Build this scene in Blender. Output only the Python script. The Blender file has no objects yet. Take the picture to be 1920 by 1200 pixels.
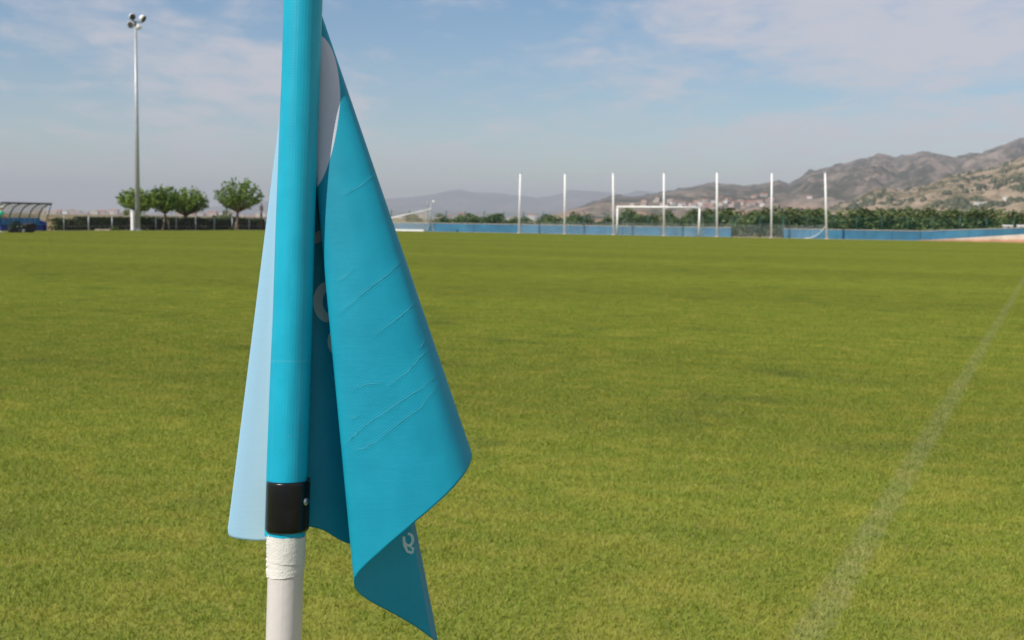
import bpy, bmesh, math, random
import numpy as np
from mathutils import Vector, Matrix, noise
from mathutils.bvhtree import BVHTree
random.seed(7); rng = np.random.default_rng(11)
sc = bpy.context.scene
COL = sc.collection

# ------------------------------------------------------------------ camera
F = 2280.0; H = 1.25; YH = 412.0; ROLL = 0.014          # focal (px of a 1920 frame), eye height, horizon row, roll
PITCH = math.atan((600 - YH) / F)
FW = Vector((0, math.cos(PITCH), -math.sin(PITCH)))
R0 = Vector((1, 0, 0)); U0 = Vector((0, math.sin(PITCH), math.cos(PITCH)))
RT = R0 * math.cos(ROLL) + U0 * math.sin(ROLL); UP = -R0 * math.sin(ROLL) + U0 * math.cos(ROLL)
CAM = Vector((0, 0, H))
cd = bpy.data.cameras.new('camera'); cam = bpy.data.objects.new('camera', cd); COL.objects.link(cam)
cd.sensor_width = 36; cd.lens = F / 1920 * 36; cd.clip_start = 0.05; cd.clip_end = 60000
cam.matrix_world = Matrix(((RT.x, UP.x, -FW.x, 0), (RT.y, UP.y, -FW.y, 0), (RT.z, UP.z, -FW.z, H), (0, 0, 0, 1)))
cd.dof.use_dof = True; cd.dof.focus_distance = 1.06; cd.dof.aperture_fstop = 21
sc.camera = cam

# ------------------------------------------------------------------ sky, sun, exposure
SUN_EL = math.radians(45); SUN_AZ = math.radians(232)    # azimuth clockwise from +Y
S = Vector((math.sin(SUN_AZ) * math.cos(SUN_EL), math.cos(SUN_AZ) * math.cos(SUN_EL), math.sin(SUN_EL)))
sd = bpy.data.lights.new('sun', 'SUN'); sun = bpy.data.objects.new('sun', sd); COL.objects.link(sun)
sd.energy = 5.0; sd.angle = math.radians(0.53); sd.color = (1, 0.93, 0.83)
sun.rotation_euler = S.to_track_quat('Z', 'Y').to_euler(); sun.location = (0, 0, 30)
w = bpy.data.worlds.new('World'); sc.world = w; w.use_nodes = True
SKY_STRENGTH = 0.104

def N(nt, typ, loc=None, **kw):
    n = nt.nodes.new(typ)
    for k, v in kw.items():
        if k == 'ins':
            for a, b in v.items():
                if hasattr(b, 'is_linked') or isinstance(b, bpy.types.NodeSocket): nt.links.new(b, n.inputs[a])
                else: n.inputs[a].default_value = b
        else: setattr(n, k, v)
    return n
def M(nt, op, a, b=0.0, c=None, clamp=False):
    n = N(nt, 'ShaderNodeMath', operation=op, use_clamp=clamp, ins={0: a, 1: b})
    if c is not None:
        if isinstance(c, bpy.types.NodeSocket): nt.links.new(c, n.inputs[2])
        else: n.inputs[2].default_value = c
    return n.outputs[0]
def sstep(nt, x, lo, hi, a=0.0, b=1.0):
    n = N(nt, 'ShaderNodeMapRange', interpolation_type='SMOOTHSTEP', ins={0: x, 1: lo, 2: hi, 3: a, 4: b}); return n.outputs[0]
def mixc(nt, f, a, b, mode='MIX'):
    n = N(nt, 'ShaderNodeMix', data_type='RGBA', blend_type=mode)
    for i, v in ((0, f), (6, a), (7, b)):
        if isinstance(v, bpy.types.NodeSocket): nt.links.new(v, n.inputs[i])
        else: n.inputs[i].default_value = (*v, 1) if (i > 0 and len(v) == 3) else v
    return n.outputs[2]
def vscale(nt, v, s):
    n = N(nt, 'ShaderNodeVectorMath', operation='MULTIPLY', ins={0: v, 1: s}); return n.outputs[0]
def noisef(nt, v, scale, detail=3, rough=0.55, dist=0.0):
    n = N(nt, 'ShaderNodeTexNoise', ins={'Vector': v, 'Scale': scale, 'Detail': detail, 'Roughness': rough, 'Distortion': dist}); return n.outputs[0]

wt = w.node_tree; wt.nodes.clear()
sky = N(wt, 'ShaderNodeTexSky', sky_type='NISHITA'); sky.sun_disc = False
sky.sun_elevation = SUN_EL; sky.sun_rotation = SUN_AZ; sky.altitude = 50; sky.air_density = 1.0; sky.dust_density = 0.2; sky.ozone_density = 2.6
tc = N(wt, 'ShaderNodeTexCoord'); sp = N(wt, 'ShaderNodeSeparateXYZ', ins={0: tc.outputs['Generated']})
zz = M(wt, 'ADD', M(wt, 'MAXIMUM', sp.outputs[2], 0.0), 0.10)
px = M(wt, 'DIVIDE', sp.outputs[0], zz); py = M(wt, 'DIVIDE', sp.outputs[1], zz)
cv = N(wt, 'ShaderNodeCombineXYZ', ins={0: px, 1: py, 2: 0.37}).outputs[0]
n1 = noisef(wt, vscale(wt, cv, (1.25, 0.75, 1)), 0.75, 4, 0.55, 0.3); n2 = noisef(wt, vscale(wt, cv, (1.5, 1.0, 1)), 3.4, 9, 0.62, 0.25)
bias = M(wt, 'MULTIPLY', sstep(wt, sp.outputs[0], -0.02, 0.16), sstep(wt, sp.outputs[2], 0.10, 0.15))
nn = M(wt, 'ADD', M(wt, 'MULTIPLY', n1, 0.62), M(wt, 'MULTIPLY', n2, 0.38))
nn = M(wt, 'ADD', nn, M(wt, 'MULTIPLY', bias, 0.12))
cl = M(wt, 'MULTIPLY', sstep(wt, nn, 0.44, 0.66), 0.78)
cl = M(wt, 'MULTIPLY', cl, sstep(wt, sp.outputs[2], -0.01, 0.05))
skys = N(wt, 'ShaderNodeHueSaturation', ins={'Saturation': 1.22, 'Value': 1.0, 'Color': sky.outputs[0]}).outputs[0]
skyc = mixc(wt, cl, skys, (6.7, 6.35, 6.7))
bg = N(wt, 'ShaderNodeBackground', ins={'Color': skyc, 'Strength': SKY_STRENGTH})
wo = N(wt, 'ShaderNodeOutputWorld'); wt.links.new(bg.outputs[0], wo.inputs[0])
vs = sc.view_settings; vs.view_transform = 'Standard'; vs.look = 'None'; vs.gamma = 1; vs.use_curve_mapping = False; vs.exposure = 0.0
sc.cycles.use_denoising = True; sc.cycles.max_bounces = 5; sc.cycles.diffuse_bounces = 2; sc.cycles.transparent_max_bounces = 16; sc.cycles.volume_bounces = 0

# ------------------------------------------------------------------ pixel and pitch helpers
def ray(x, y): return FW + RT * ((x - 960) / F) + UP * ((600 - y) / F)
def at(x, y, Y):                              # point on the ray at world depth Y
    d = ray(x, y); return CAM + d * (Y / d.y)
def ground(x, y):
    d = ray(x, y); return CAM + d * (-H / d.z)
def hor(x): return YH + (x - 960) * ROLL
PD = F / 2125.0                               # corner pole: 2125 px per metre
def P3(x, y, dep=0.0): return CAM + ray(x, y) * (PD + dep / 2125.0)
ga, gb = ground(1516, 1200), ground(1881, 590)
UA = (gb - ga); UA.z = 0; UA.normalize()      # along the touchline
VA = Vector((-UA.y, UA.x, 0))                 # across the pitch, to the left
FL = P3(537, 1000); FL.z = 0                  # corner
ROTF = math.atan2(UA.y, UA.x)
LOFF = (ga - FL).dot(VA)                      # centre of the worn line, a hand's breadth from the pole
def fld(al, ac, z=0.0): return FL + UA * al + VA * ac + Vector((0, 0, z))
def on_along(x, L, yref=440):                 # ground point in picture column x on the line along == L
    d = ray(x, yref); d.z = 0; k = (L + FL.dot(UA)) / d.dot(UA); return d * k
def on_across(x, A, yref=432):
    d = ray(x, yref); d.z = 0; k = (A + FL.dot(VA)) / d.dot(VA); return d * k
def zat(x, y, p):                             # height seen at pixel (x,y) above ground point p
    d = ray(x, y); return H + d.z * (p.y / d.y)
def sc_at(p): return F / p.y                  # px per metre there

# ------------------------------------------------------------------ materials
def newmat(name):
    m = bpy.data.materials.new(name); m.use_nodes = True; nt = m.node_tree; nt.nodes.clear()
    o = N(nt, 'ShaderNodeOutputMaterial'); return m, nt, o
def pmat(name, col, rough=0.6, var=0.15, scale=6.0, bump=0.0, bscale=40.0, metal=0.0, spec=0.4, dirt=None, coord='Object'):
    m, nt, o = newmat(name)
    b = N(nt, 'ShaderNodeBsdfPrincipled', ins={'Roughness': rough, 'Metallic': metal, 'Specular IOR Level': spec})
    t = N(nt, 'ShaderNodeTexCoord').outputs[coord]
    f = noisef(nt, t, scale, 5)
    lo = tuple(c * (1 - var) for c in col); hi = tuple(min(1, c * (1 + var)) for c in col)
    c = mixc(nt, sstep(nt, f, 0.3, 0.7), lo, hi)
    if dirt: c = mixc(nt, M(nt, 'MULTIPLY', sstep(nt, noisef(nt, t, dirt[1], 4), 0.5, 0.75), dirt[2]), c, dirt[0])
    nt.links.new(c, b.inputs['Base Color'])
    if bump:
        bn = N(nt, 'ShaderNodeBump', ins={'Strength': bump, 'Distance': 0.01, 'Height': noisef(nt, t, bscale, 4)})
        nt.links.new(bn.outputs[0], b.inputs['Normal'])
    nt.links.new(b.outputs[0], o.inputs[0]); return m

def leafmat(name, dark, light, dry=None, trans=0.25):
    m, nt, o = newmat(name)
    g = N(nt, 'ShaderNodeNewGeometry'); rnd = g.outputs['Random Per Island']
    c = mixc(nt, rnd, dark, light)
    oi = N(nt, 'ShaderNodeObjectInfo'); c = mixc(nt, sstep(nt, oi.outputs['Random'], 0.0, 0.5, 0.45, 0.0), c, dark); c = mixc(nt, sstep(nt, oi.outputs['Random'], 0.6, 1.0, 0.0, 0.4), c, tuple(min(1, q * 1.35) for q in light))
    if dry: c = mixc(nt, M(nt, 'MULTIPLY', sstep(nt, noisef(nt, g.outputs['Position'], 0.8, 3), 0.5, 0.7), 0.6), c, dry)
    b = N(nt, 'ShaderNodeBsdfPrincipled', ins={'Base Color': c, 'Roughness': 0.5, 'Specular IOR Level': 0.35})
    t = N(nt, 'ShaderNodeBsdfTranslucent', ins={'Color': c})
    mx = N(nt, 'ShaderNodeMixShader', ins={0: trans}); nt.links.new(b.outputs[0], mx.inputs[1]); nt.links.new(t.outputs[0], mx.inputs[2])
    nt.links.new(mx.outputs[0], o.inputs[0]); return m

def netmat(name, col, cell, wire, minimum=0.0):
    m, nt, o = newmat(name)
    uv = N(nt, 'ShaderNodeUVMap').outputs[0]; s = N(nt, 'ShaderNodeSeparateXYZ', ins={0: uv})
    masks = []
    for k in (0, 1):
        fr = M(nt, 'FRACT', M(nt, 'DIVIDE', s.outputs[k], cell)); masks.append(M(nt, 'LESS_THAN', fr, wire / cell))
    a = M(nt, 'MAXIMUM', M(nt, 'MAXIMUM', masks[0], masks[1]), minimum)
    d = N(nt, 'ShaderNodeBsdfDiffuse', ins={'Color': (*col, 1)}); t = N(nt, 'ShaderNodeBsdfTransparent')
    mx = N(nt, 'ShaderNodeMixShader', ins={0: a}); nt.links.new(t.outputs[0], mx.inputs[1]); nt.links.new(d.outputs[0], mx.inputs[2])
    nt.links.new(mx.outputs[0], o.inputs[0]); return m

# grass: one shader for the turf sheet and for the blades, coloured from the place on the pitch
def grassmat(name, blades):
    m, nt, o = newmat(name)
    g = N(nt, 'ShaderNodeNewGeometry'); P = g.outputs['Position']
    def dotp(vec, off):
        d = N(nt, 'ShaderNodeVectorMath', operation='DOT_PRODUCT', ins={0: P, 1: tuple(vec)}); return M(nt, 'SUBTRACT', d.outputs['Value'], off)
    al = dotp(UA, FL.dot(UA)); ac = dotp(VA, FL.dot(VA))
    fc = N(nt, 'ShaderNodeCombineXYZ', ins={0: al, 1: ac, 2: 0.0}).outputs[0]
    rnd = g.outputs['Random Per Island'] if blades else noisef(nt, P, 90.0, 3, 0.7)
    green = mixc(nt, rnd, (0.122, 0.190, 0.018), (0.305, 0.350, 0.042))
    n_big = noisef(nt, fc, 0.55, 4, 0.6, 0.6); n_mid = noisef(nt, vscale(nt, fc, (1.6, 1.0, 1)), 2.6, 5, 0.6, 0.4); n_sm = noisef(nt, fc, 17.0, 4, 0.65)
    c = mixc(nt, M(nt, 'MULTIPLY', sstep(nt, n_mid, 0.40, 0.70), 0.52), green, (0.400, 0.365, 0.062))          # dry, yellowed patches
    c = mixc(nt, M(nt, 'MULTIPLY', sstep(nt, n_sm, 0.52, 0.75), 0.5), c, (0.490, 0.395, 0.115))                # straw tips
    lush = M(nt, 'MULTIPLY', sstep(nt, M(nt, 'ADD', noisef(nt, vscale(nt, fc, (1.2, 0.9, 1)), 1.15, 3, 0.5), M(nt, 'MULTIPLY', M(nt, 'SUBTRACT', n_sm, 0.5), 0.35)), 0.54, 0.74), sstep(nt, n_mid, 0.32, 0.62))
    c = mixc(nt, M(nt, 'MULTIPLY', lush, 0.60), c, (0.060, 0.128, 0.026))                                       # lush tufts
    # mowing bands across the pitch, uneven, plus a wide unevenness
    wob = M(nt, 'ADD', al, M(nt, 'MULTIPLY', M(nt, 'SUBTRACT', n_big, 0.5), 2.2))
    st = N(nt, 'ShaderNodeMath', operation='SINE', ins={0: M(nt, 'MULTIPLY', wob, math.pi / 5.5)}).outputs[0]
    st = sstep(nt, st, -0.7, 0.7, 0.98, 1.05)
    w2 = sstep(nt, noisef(nt, vscale(nt, fc, (0.34, 0.05, 1)), 1.0, 4, 0.6), 0.3, 0.7, 0.96, 1.10)
    hsv = N(nt, 'ShaderNodeHueSaturation', ins={'Color': c, 'Value': M(nt, 'MULTIPLY', st, w2)}); c = hsv.outputs[0]
    # worn white touchline through the corner
    band = M(nt, 'MULTIPLY', sstep(nt, M(nt, 'ABSOLUTE', M(nt, 'ADD', M(nt, 'SUBTRACT', ac, LOFF), M(nt, 'MULTIPLY', M(nt, 'SUBTRACT', n_sm, 0.5), 0.05))), 0.032, 0.075, 1.0, 0.0), M(nt, 'GREATER_THAN', al, 0.0))
    wear = M(nt, 'MULTIPLY', sstep(nt, n_sm, 0.30, 0.62, 0.07, 0.19), sstep(nt, n_mid, 0.25, 0.65, 0.65, 1.0))
    if blades: wear = M(nt, 'MULTIPLY', wear, sstep(nt, rnd, 0.1, 0.6, 0.4, 1.1))
    c = mixc(nt, M(nt, 'MULTIPLY', band, wear), c, (0.50, 0.50, 0.40))
    if blades:
        d = N(nt, 'ShaderNodeBsdfPrincipled', ins={'Base Color': c, 'Roughness': 0.55, 'Specular IOR Level': 0.25})
        t = N(nt, 'ShaderNodeBsdfTranslucent', ins={'Color': c})
        mx = N(nt, 'ShaderNodeMixShader', ins={0: 0.3}); nt.links.new(d.outputs[0], mx.inputs[1]); nt.links.new(t.outputs[0], mx.inputs[2])
        nt.links.new(mx.outputs[0], o.inputs[0])
    else:
        c = mixc(nt, 0.45, c, (0.150, 0.135, 0.045))
        d = N(nt, 'ShaderNodeBsdfPrincipled', ins={'Base Color': c, 'Roughness': 0.9, 'Specular IOR Level': 0.1}); nt.links.new(d.outputs[0], o.inputs[0])
    return m

MAT = dict(
    white=pmat('white_paint', (0.85, 0.84, 0.82), 0.45, 0.06, 3, dirt=((0.45, 0.42, 0.36), 2.0, 0.25)),
    grey=pmat('galvanised_steel', (0.42, 0.45, 0.46), 0.45, 0.10, 5, metal=0.3),
    dark=pmat('dark_steel', (0.05, 0.055, 0.06), 0.5, 0.2),
    blue=pmat('blue_wall_paint', (0.030, 0.145, 0.245), 0.6, 0.18, 0.7, dirt=((0.06, 0.21, 0.29), 0.45, 0.45), coord='Object'),
    coping=pmat('wall_coping', (0.42, 0.38, 0.33), 0.8, 0.15),
    plinth=pmat('whitewashed_plinth', (0.58, 0.50, 0.42), 0.85, 0.12, 1.2, dirt=((0.42, 0.20, 0.09), 0.6, 0.85)),
    earth=pmat('red_earth', (0.40, 0.22, 0.12), 0.95, 0.25, 0.9, bump=0.3),
    sand=pmat('pale_path', (0.42, 0.34, 0.26), 0.95, 0.2, 0.8, bump=0.2),
    greensteel=pmat('green_fence_steel', (0.010, 0.060, 0.045), 0.5, 0.15),
    bark=pmat('bark', (0.26, 0.20, 0.15), 0.9, 0.3, 8, bump=0.5),
    darkbark=pmat('dark_bark', (0.10, 0.075, 0.055), 0.9, 0.3, 8, bump=0.5),
    leafA=leafmat('tree_leaf', (0.055, 0.130, 0.014), (0.250, 0.350, 0.040)),
    leafH=leafmat('hedge_leaf', (0.012, 0.030, 0.005), (0.045, 0.080, 0.013), trans=0.05),
    leafO=leafmat('orchard_leaf', (0.030, 0.062, 0.016), (0.175, 0.225, 0.070), dry=(0.14, 0.14, 0.05), trans=0.15),
    leafB=leafmat('pale_bush_leaf', (0.09, 0.13, 0.04), (0.18, 0.22, 0.08)),
    shrub=leafmat('hill_shrub_leaf', (0.035, 0.048, 0.022), (0.080, 0.090, 0.042), trans=0.0),
    seatblue=pmat('blue_seat_plastic', (0.020, 0.160, 0.340), 0.4, 0.1),
    deepblue=pmat('deep_blue_panel', (0.012, 0.030, 0.190), 0.5, 0.15),
    mower=pmat('dark_green_enamel', (0.006, 0.030, 0.018), 0.35, 0.2),
    rubber=pmat('black_rubber', (0.02, 0.02, 0.02), 0.8, 0.2),
    metal=pmat('bare_metal', (0.5, 0.5, 0.5), 0.3, 0.1, metal=0.9),
    skin=pmat('skin', (0.42, 0.24, 0.16), 0.55, 0.08),
    teal_shirt=pmat('green_shirt', (0.010, 0.36, 0.22), 0.8, 0.1),
    jeans=pmat('blue_jeans', (0.035, 0.085, 0.30), 0.85, 0.15),
    cap=pmat('pale_cap', (0.62, 0.60, 0.45), 0.8, 0.1),
    net=netmat('white_net', (0.75, 0.75, 0.72), 0.12, 0.0045),
    net_old=netmat('tan_net', (0.50, 0.44, 0.34), 0.10, 0.012),
    net_stop=netmat('ball_stop_net', (0.70, 0.72, 0.72), 0.10, 0.0035),
    net_green=netmat('green_wire_mesh', (0.02, 0.11, 0.075), 0.05, 0.0035),
    net_grey=netmat('grey_wire_mesh', (0.30, 0.31, 0.30), 0.06, 0.0015),
    roof=pmat('terracotta_roof', (0.36, 0.17, 0.11), 0.85, 0.2, 0.3),
    w1=pmat('cream_render', (0.50, 0.44, 0.37), 0.85, 0.06, 0.05), w2=pmat('pink_render', (0.46, 0.34, 0.29), 0.85, 0.06, 0.05),
    w3=pmat('white_render', (0.66, 0.64, 0.61), 0.85, 0.05, 0.05), w4=pmat('grey_render', (0.36, 0.34, 0.35), 0.85, 0.06, 0.05),
    pane=pmat('dark_window', (0.06, 0.07, 0.08), 0.3, 0.1),
)
def glassmat():
    m, nt, o = newmat('clear_plastic_sheet')
    d = N(nt, 'ShaderNodeBsdfPrincipled', ins={'Base Color': (0.55, 0.55, 0.48, 1), 'Roughness': 0.35}); t = N(nt, 'ShaderNodeBsdfTransparent', ins={'Color': (0.92, 0.90, 0.84, 1)})
    uv = N(nt, 'ShaderNodeTexCoord').outputs['Object']
    f = sstep(nt, noisef(nt, uv, 1.5, 4), 0.3, 0.7, 0.22, 0.42)
    mx = N(nt, 'ShaderNodeMixShader', ins={0: f}); nt.links.new(t.outputs[0], mx.inputs[1]); nt.links.new(d.outputs[0], mx.inputs[2]); nt.links.new(mx.outputs[0], o.inputs[0]); return m
MAT['clear'] = glassmat()

# ------------------------------------------------------------------ mesh helpers
class MB:
    def __init__(s): s.v = []; s.f = []; s.uv = []
    def add(s, vs, fs, uvs=None):
        n = len(s.v); s.v += [tuple(v) for v in vs]; s.f += [tuple(i + n for i in f) for f in fs]
        s.uv += list(uvs) if uvs is not None else [(0, 0)] * len(vs); return s
    def box(s, c, sx, sy, sz, rot=0.0, tilt=None):
        cr, sr = math.cos(rot), math.sin(rot); vs = []
        for dz in (-1, 1):
            for dx, dy in ((-1, -1), (1, -1), (1, 1), (-1, 1)):
                x, y, z = dx * sx / 2, dy * sy / 2, dz * sz / 2
                if tilt: v = tilt @ Vector((x, y, z)); x, y, z = v
                vs.append((c[0] + x * cr - y * sr, c[1] + x * sr + y * cr, c[2] + z))
        return s.add(vs, [(0, 3, 2, 1), (4, 5, 6, 7), (0, 1, 5, 4), (1, 2, 6, 5), (2, 3, 7, 6), (3, 0, 4, 7)])
    def tube(s, pts, rads, n=10, caps=True):
        pts = [Vector(p) for p in pts]
        if not hasattr(rads, '__len__'): rads = [rads] * len(pts)
        rings = []; vs = []; prev = None
        for i, p in enumerate(pts):
            d = (pts[min(i + 1, len(pts) - 1)] - pts[max(i - 1, 0)]).normalized()
            a = prev if prev is not None else (Vector((0, 0, 1)) if abs(d.z) < 0.9 else Vector((1, 0, 0)))
            x = (a - d * a.dot(d)).normalized(); prev = x; y = d.cross(x)
            for k in range(n):
                t = 2 * math.pi * k / n; vs.append(p + (x * math.cos(t) + y * math.sin(t)) * rads[i])
        fs = []
        for i in range(len(pts) - 1):
            for k in range(n):
                k2 = (k + 1) % n; fs.append((i * n + k, i * n + k2, (i + 1) * n + k2, (i + 1) * n + k))
        if caps: fs.append(tuple(range(n))[::-1]); fs.append(tuple((len(pts) - 1) * n + k for k in range(n)))
        return s.add(vs, fs)
    def sheet(s, rows, uvrows=None):
        nr, nc = len(rows), len(rows[0]); vs = [p for r in rows for p in r]
        uv = [u for r in uvrows for u in r] if uvrows else None
        return s.add(vs, [(i * nc + j, i * nc + j + 1, (i + 1) * nc + j + 1, (i + 1) * nc + j) for i in range(nr - 1) for j in range(nc - 1)], uv)
    def mesh(s, name, mat, smooth=False):
        me = bpy.data.meshes.new(name); me.from_pydata(s.v, [], s.f)
        me.materials.append(MAT[mat] if isinstance(mat, str) else mat)
        if any(u != (0, 0) for u in s.uv):
            uv = me.uv_layers.new(name='UVMap'); li = np.empty(len(me.loops), dtype=np.int32); me.loops.foreach_get('vertex_index', li)
            uv.data.foreach_set('uv', np.array(s.uv, dtype=np.float32)[li].ravel())
        if smooth: me.polygons.foreach_set('use_smooth', [True] * len(me.polygons))
        me.update(); return me
    def build(s, name, mat, parent=None, smooth=False, loc=(0, 0, 0)):
        o = bpy.data.objects.new(name, s.mesh(name, mat, smooth)); COL.objects.link(o); o.location = loc
        if parent: o.parent = parent
        return o
def bevel(o, w_, seg=2):
    md = o.modifiers.new('bevel', 'BEVEL'); md.width = w_; md.segments = seg; md.limit_method = 'ANGLE'; return o
def tag(o, label=None, cat=None, group=None, kind=None):
    if label: o['label'] = label
    if cat: o['category'] = cat
    if group: o['group'] = group
    if kind: o['kind'] = kind
    return o
def thing(name, label, cat, loc=(0, 0, 0), rz=0.0, group=None):
    o = bpy.data.objects.new(name, None); COL.objects.link(o); o.location = loc; o.rotation_euler = (0, 0, rz); o.empty_display_size = 0.2
    return tag(o, label, cat, group)
def copy_tree(o, parent=None):
    c = o.copy(); COL.objects.link(c); c.parent = parent
    for ch in list(o.children): copy_tree(ch, c)
    return c

# ------------------------------------------------------------------ ground, pitch, turf
def groundmat():
    m, nt, o = newmat('dry_fields')
    P = N(nt, 'ShaderNodeNewGeometry').outputs['Position']
    a = noisef(nt, P, 0.006, 4, 0.6, 0.5); b = noisef(nt, P, 0.05, 4)
    c = mixc(nt, sstep(nt, a, 0.40, 0.60), (0.24, 0.17, 0.10), (0.09, 0.105, 0.04)); c = mixc(nt, sstep(nt, b, 0.45, 0.65), c, (0.26, 0.21, 0.13))
    d = N(nt, 'ShaderNodeBsdfDiffuse', ins={'Color': c}); nt.links.new(d.outputs[0], o.inputs[0]); return m
g = MB(); nseg = 48; rr = [0.01, 40, 140, 500, 2000, 8000, 18000]
for i in range(len(rr) - 1):
    g.sheet([[(r * math.cos(t), r * math.sin(t), 0) for t in [2 * math.pi * k / nseg for k in range(nseg + 1)]] for r in (rr[i], rr[i + 1])])
tag(g.build('ground', groundmat()), kind='structure')
turf = MB(); A0, A1, C0, C1 = -6.0, 102.2, -5.5, 63.9
turf.sheet([[fld(A0 + (A1 - A0) * i / 20, C0 + (C1 - C0) * j / 14, 0.008) for j in range(15)] for i in range(21)])
tag(turf.build('pitch', grassmat('turf_soil', False)), kind='structure')
st = MB(); st.sheet([[fld(102.2, -5.5, 0.004), fld(102.2, 90, 0.004)], [fld(105.2, -5.5, 0.004), fld(105.2, 90, 0.004)]])
tag(st.build('path', 'sand'), kind='structure')
st = MB(); st.sheet([[fld(-6, 63.9, 0.005), fld(-6, 65.6, 0.005)], [fld(102.2, 63.9, 0.005), fld(102.2, 65.6, 0.005)]])
tag(st.build('earth_verge', 'sand'), kind='structure')

# mown turf: one square metre of blades, repeated over the pitch with geometry nodes
nb = 15000; tile = MB()
bx = rng.random((nb, 2)) - 0.5; hh = (0.009 + 0.014 * rng.random(nb) ** 1.3) * np.where(rng.random(nb) < 0.04, 1.7, 1.0); ww = 0.0009 + 0.0011 * rng.random(nb)
ang = rng.random(nb) * 2 * math.pi; ln = 0.3 + 0.9 * rng.random(nb); la = rng.random(nb) * 2 * math.pi
ax = np.stack([np.cos(ang), np.sin(ang)], 1) * ww[:, None]; lv = np.stack([np.cos(la), np.sin(la)], 1) * (hh * ln)[:, None]
V = np.zeros((nb, 5, 3))
V[:, 0, :2] = bx - ax; V[:, 1, :2] = bx + ax; V[:, 2, :2] = bx + ax * 0.8 + lv * 0.35; V[:, 3, :2] = bx - ax * 0.8 + lv * 0.35; V[:, 4, :2] = bx + lv
V[:, 2, 2] = V[:, 3, 2] = hh * 0.6; V[:, 4, 2] = hh
fb = []
for i in range(nb): k = 5 * i; fb += [(k, k + 1, k + 2, k + 3), (k + 3, k + 2, k + 4)]
gm = bpy.data.meshes.new('grass'); gm.from_pydata(V.reshape(-1, 3).tolist(), [], fb); gm.materials.append(grassmat('grass_blade', True))
grass = bpy.data.objects.new('grass', gm); COL.objects.link(grass)
grass.location = fld(48, 29.5, 0.006); grass.rotation_euler = (0, 0, ROTF)
tag(grass, 'short mown olive green grass with yellowed patches covering the pitch', 'grass', kind='stuff')
ng = bpy.data.node_groups.new('turf', 'GeometryNodeTree')
ng.interface.new_socket('Geometry', in_out='INPUT', socket_type='NodeSocketGeometry'); ng.interface.new_socket('Geometry', in_out='OUTPUT', socket_type='NodeSocketGeometry')
gi = N(ng, 'NodeGroupInput'); go = N(ng, 'NodeGroupOutput')
grid = N(ng, 'GeometryNodeMeshGrid', ins={0: 107.0, 1: 68.0, 2: 108, 3: 69})
# keep the tiles that lie in front of the place where one stands (with room to step aside)
pos = N(ng, 'GeometryNodeInputPosition'); psx = N(ng, 'ShaderNodeSeparateXYZ', ins={0: pos.outputs[0]})
cx, sx_ = math.cos(ROTF), math.sin(ROTF)
wx = M(ng, 'ADD', M(ng, 'SUBTRACT', M(ng, 'MULTIPLY', psx.outputs[0], cx), M(ng, 'MULTIPLY', psx.outputs[1], sx_)), grass.location.x)
wy = M(ng, 'ADD', M(ng, 'ADD', M(ng, 'MULTIPLY', psx.outputs[0], sx_), M(ng, 'MULTIPLY', psx.outputs[1], cx)), grass.location.y)
keep = M(ng, 'LESS_THAN', M(ng, 'ABSOLUTE', wx), M(ng, 'ADD', M(ng, 'MULTIPLY', wy, 0.47), 4.0))
rv = N(ng, 'FunctionNodeRandomValue', data_type='INT'); rv.inputs['Min'].default_value = 0; rv.inputs['Max'].default_value = 3; rv.inputs['Seed'].default_value = 5
rot = N(ng, 'ShaderNodeCombineXYZ', ins={0: 0.0, 1: 0.0}); ng.links.new(M(ng, 'MULTIPLY', rv.outputs['Value'] if rv.outputs['Value'].enabled else [s_ for s_ in rv.outputs if s_.enabled][0], math.pi / 2), rot.inputs[2])
ip = N(ng, 'GeometryNodeInstanceOnPoints'); ng.links.new(grid.outputs[0], ip.inputs['Points']); ng.links.new(gi.outputs[0], ip.inputs['Instance']); ng.links.new(rot.outputs[0], ip.inputs['Rotation']); ng.links.new(keep, ip.inputs['Selection'])
ng.links.new(ip.outputs[0], go.inputs[0])
gmod = grass.modifiers.new('turf', 'NODES'); gmod.node_group = ng

# ------------------------------------------------------------------ hills
def hillmat(name, scrub, rock, soil, soil_h, sc_, rockamt=0.5):
    m, nt, o = newmat(name)
    g_ = N(nt, 'ShaderNodeNewGeometry'); P = g_.outputs['Position']; z = N(nt, 'ShaderNodeSeparateXYZ', ins={0: P}).outputs[2]
    a = noisef(nt, P, sc_, 6, 0.65, 0.3); b = noisef(nt, P, sc_ * 5, 5, 0.7)
    c = mixc(nt, sstep(nt, M(nt, 'ADD', M(nt, 'MULTIPLY', a, 0.6), M(nt, 'MULTIPLY', b, 0.4)), 0.5 - 0.14 * rockamt, 0.5 + 0.16 - 0.1 * rockamt), scrub, rock)
    sl = N(nt, 'ShaderNodeSeparateXYZ', ins={0: g_.outputs['Normal']}).outputs[2]
    k = M(nt, 'MULTIPLY', sstep(nt, M(nt, 'ADD', z, M(nt, 'MULTIPLY', M(nt, 'SUBTRACT', a, 0.5), soil_h * 1.4)), soil_h * 0.5, soil_h, 1, 0), sstep(nt, noisef(nt, P, sc_ * 0.8, 2), 0.42, 0.55))
    c = mixc(nt, M(nt, 'MULTIPLY', k, 0.8), c, soil)
    d = N(nt, 'ShaderNodeBsdfDiffuse', ins={'Color': c})
    bp = N(nt, 'ShaderNodeBump', ins={'Strength': 0.6, 'Distance': 6.0, 'Height': b}); nt.links.new(bp.outputs[0], d.inputs['Normal'])
    nt.links.new(d.outputs[0], o.inputs[0]); return m
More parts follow.
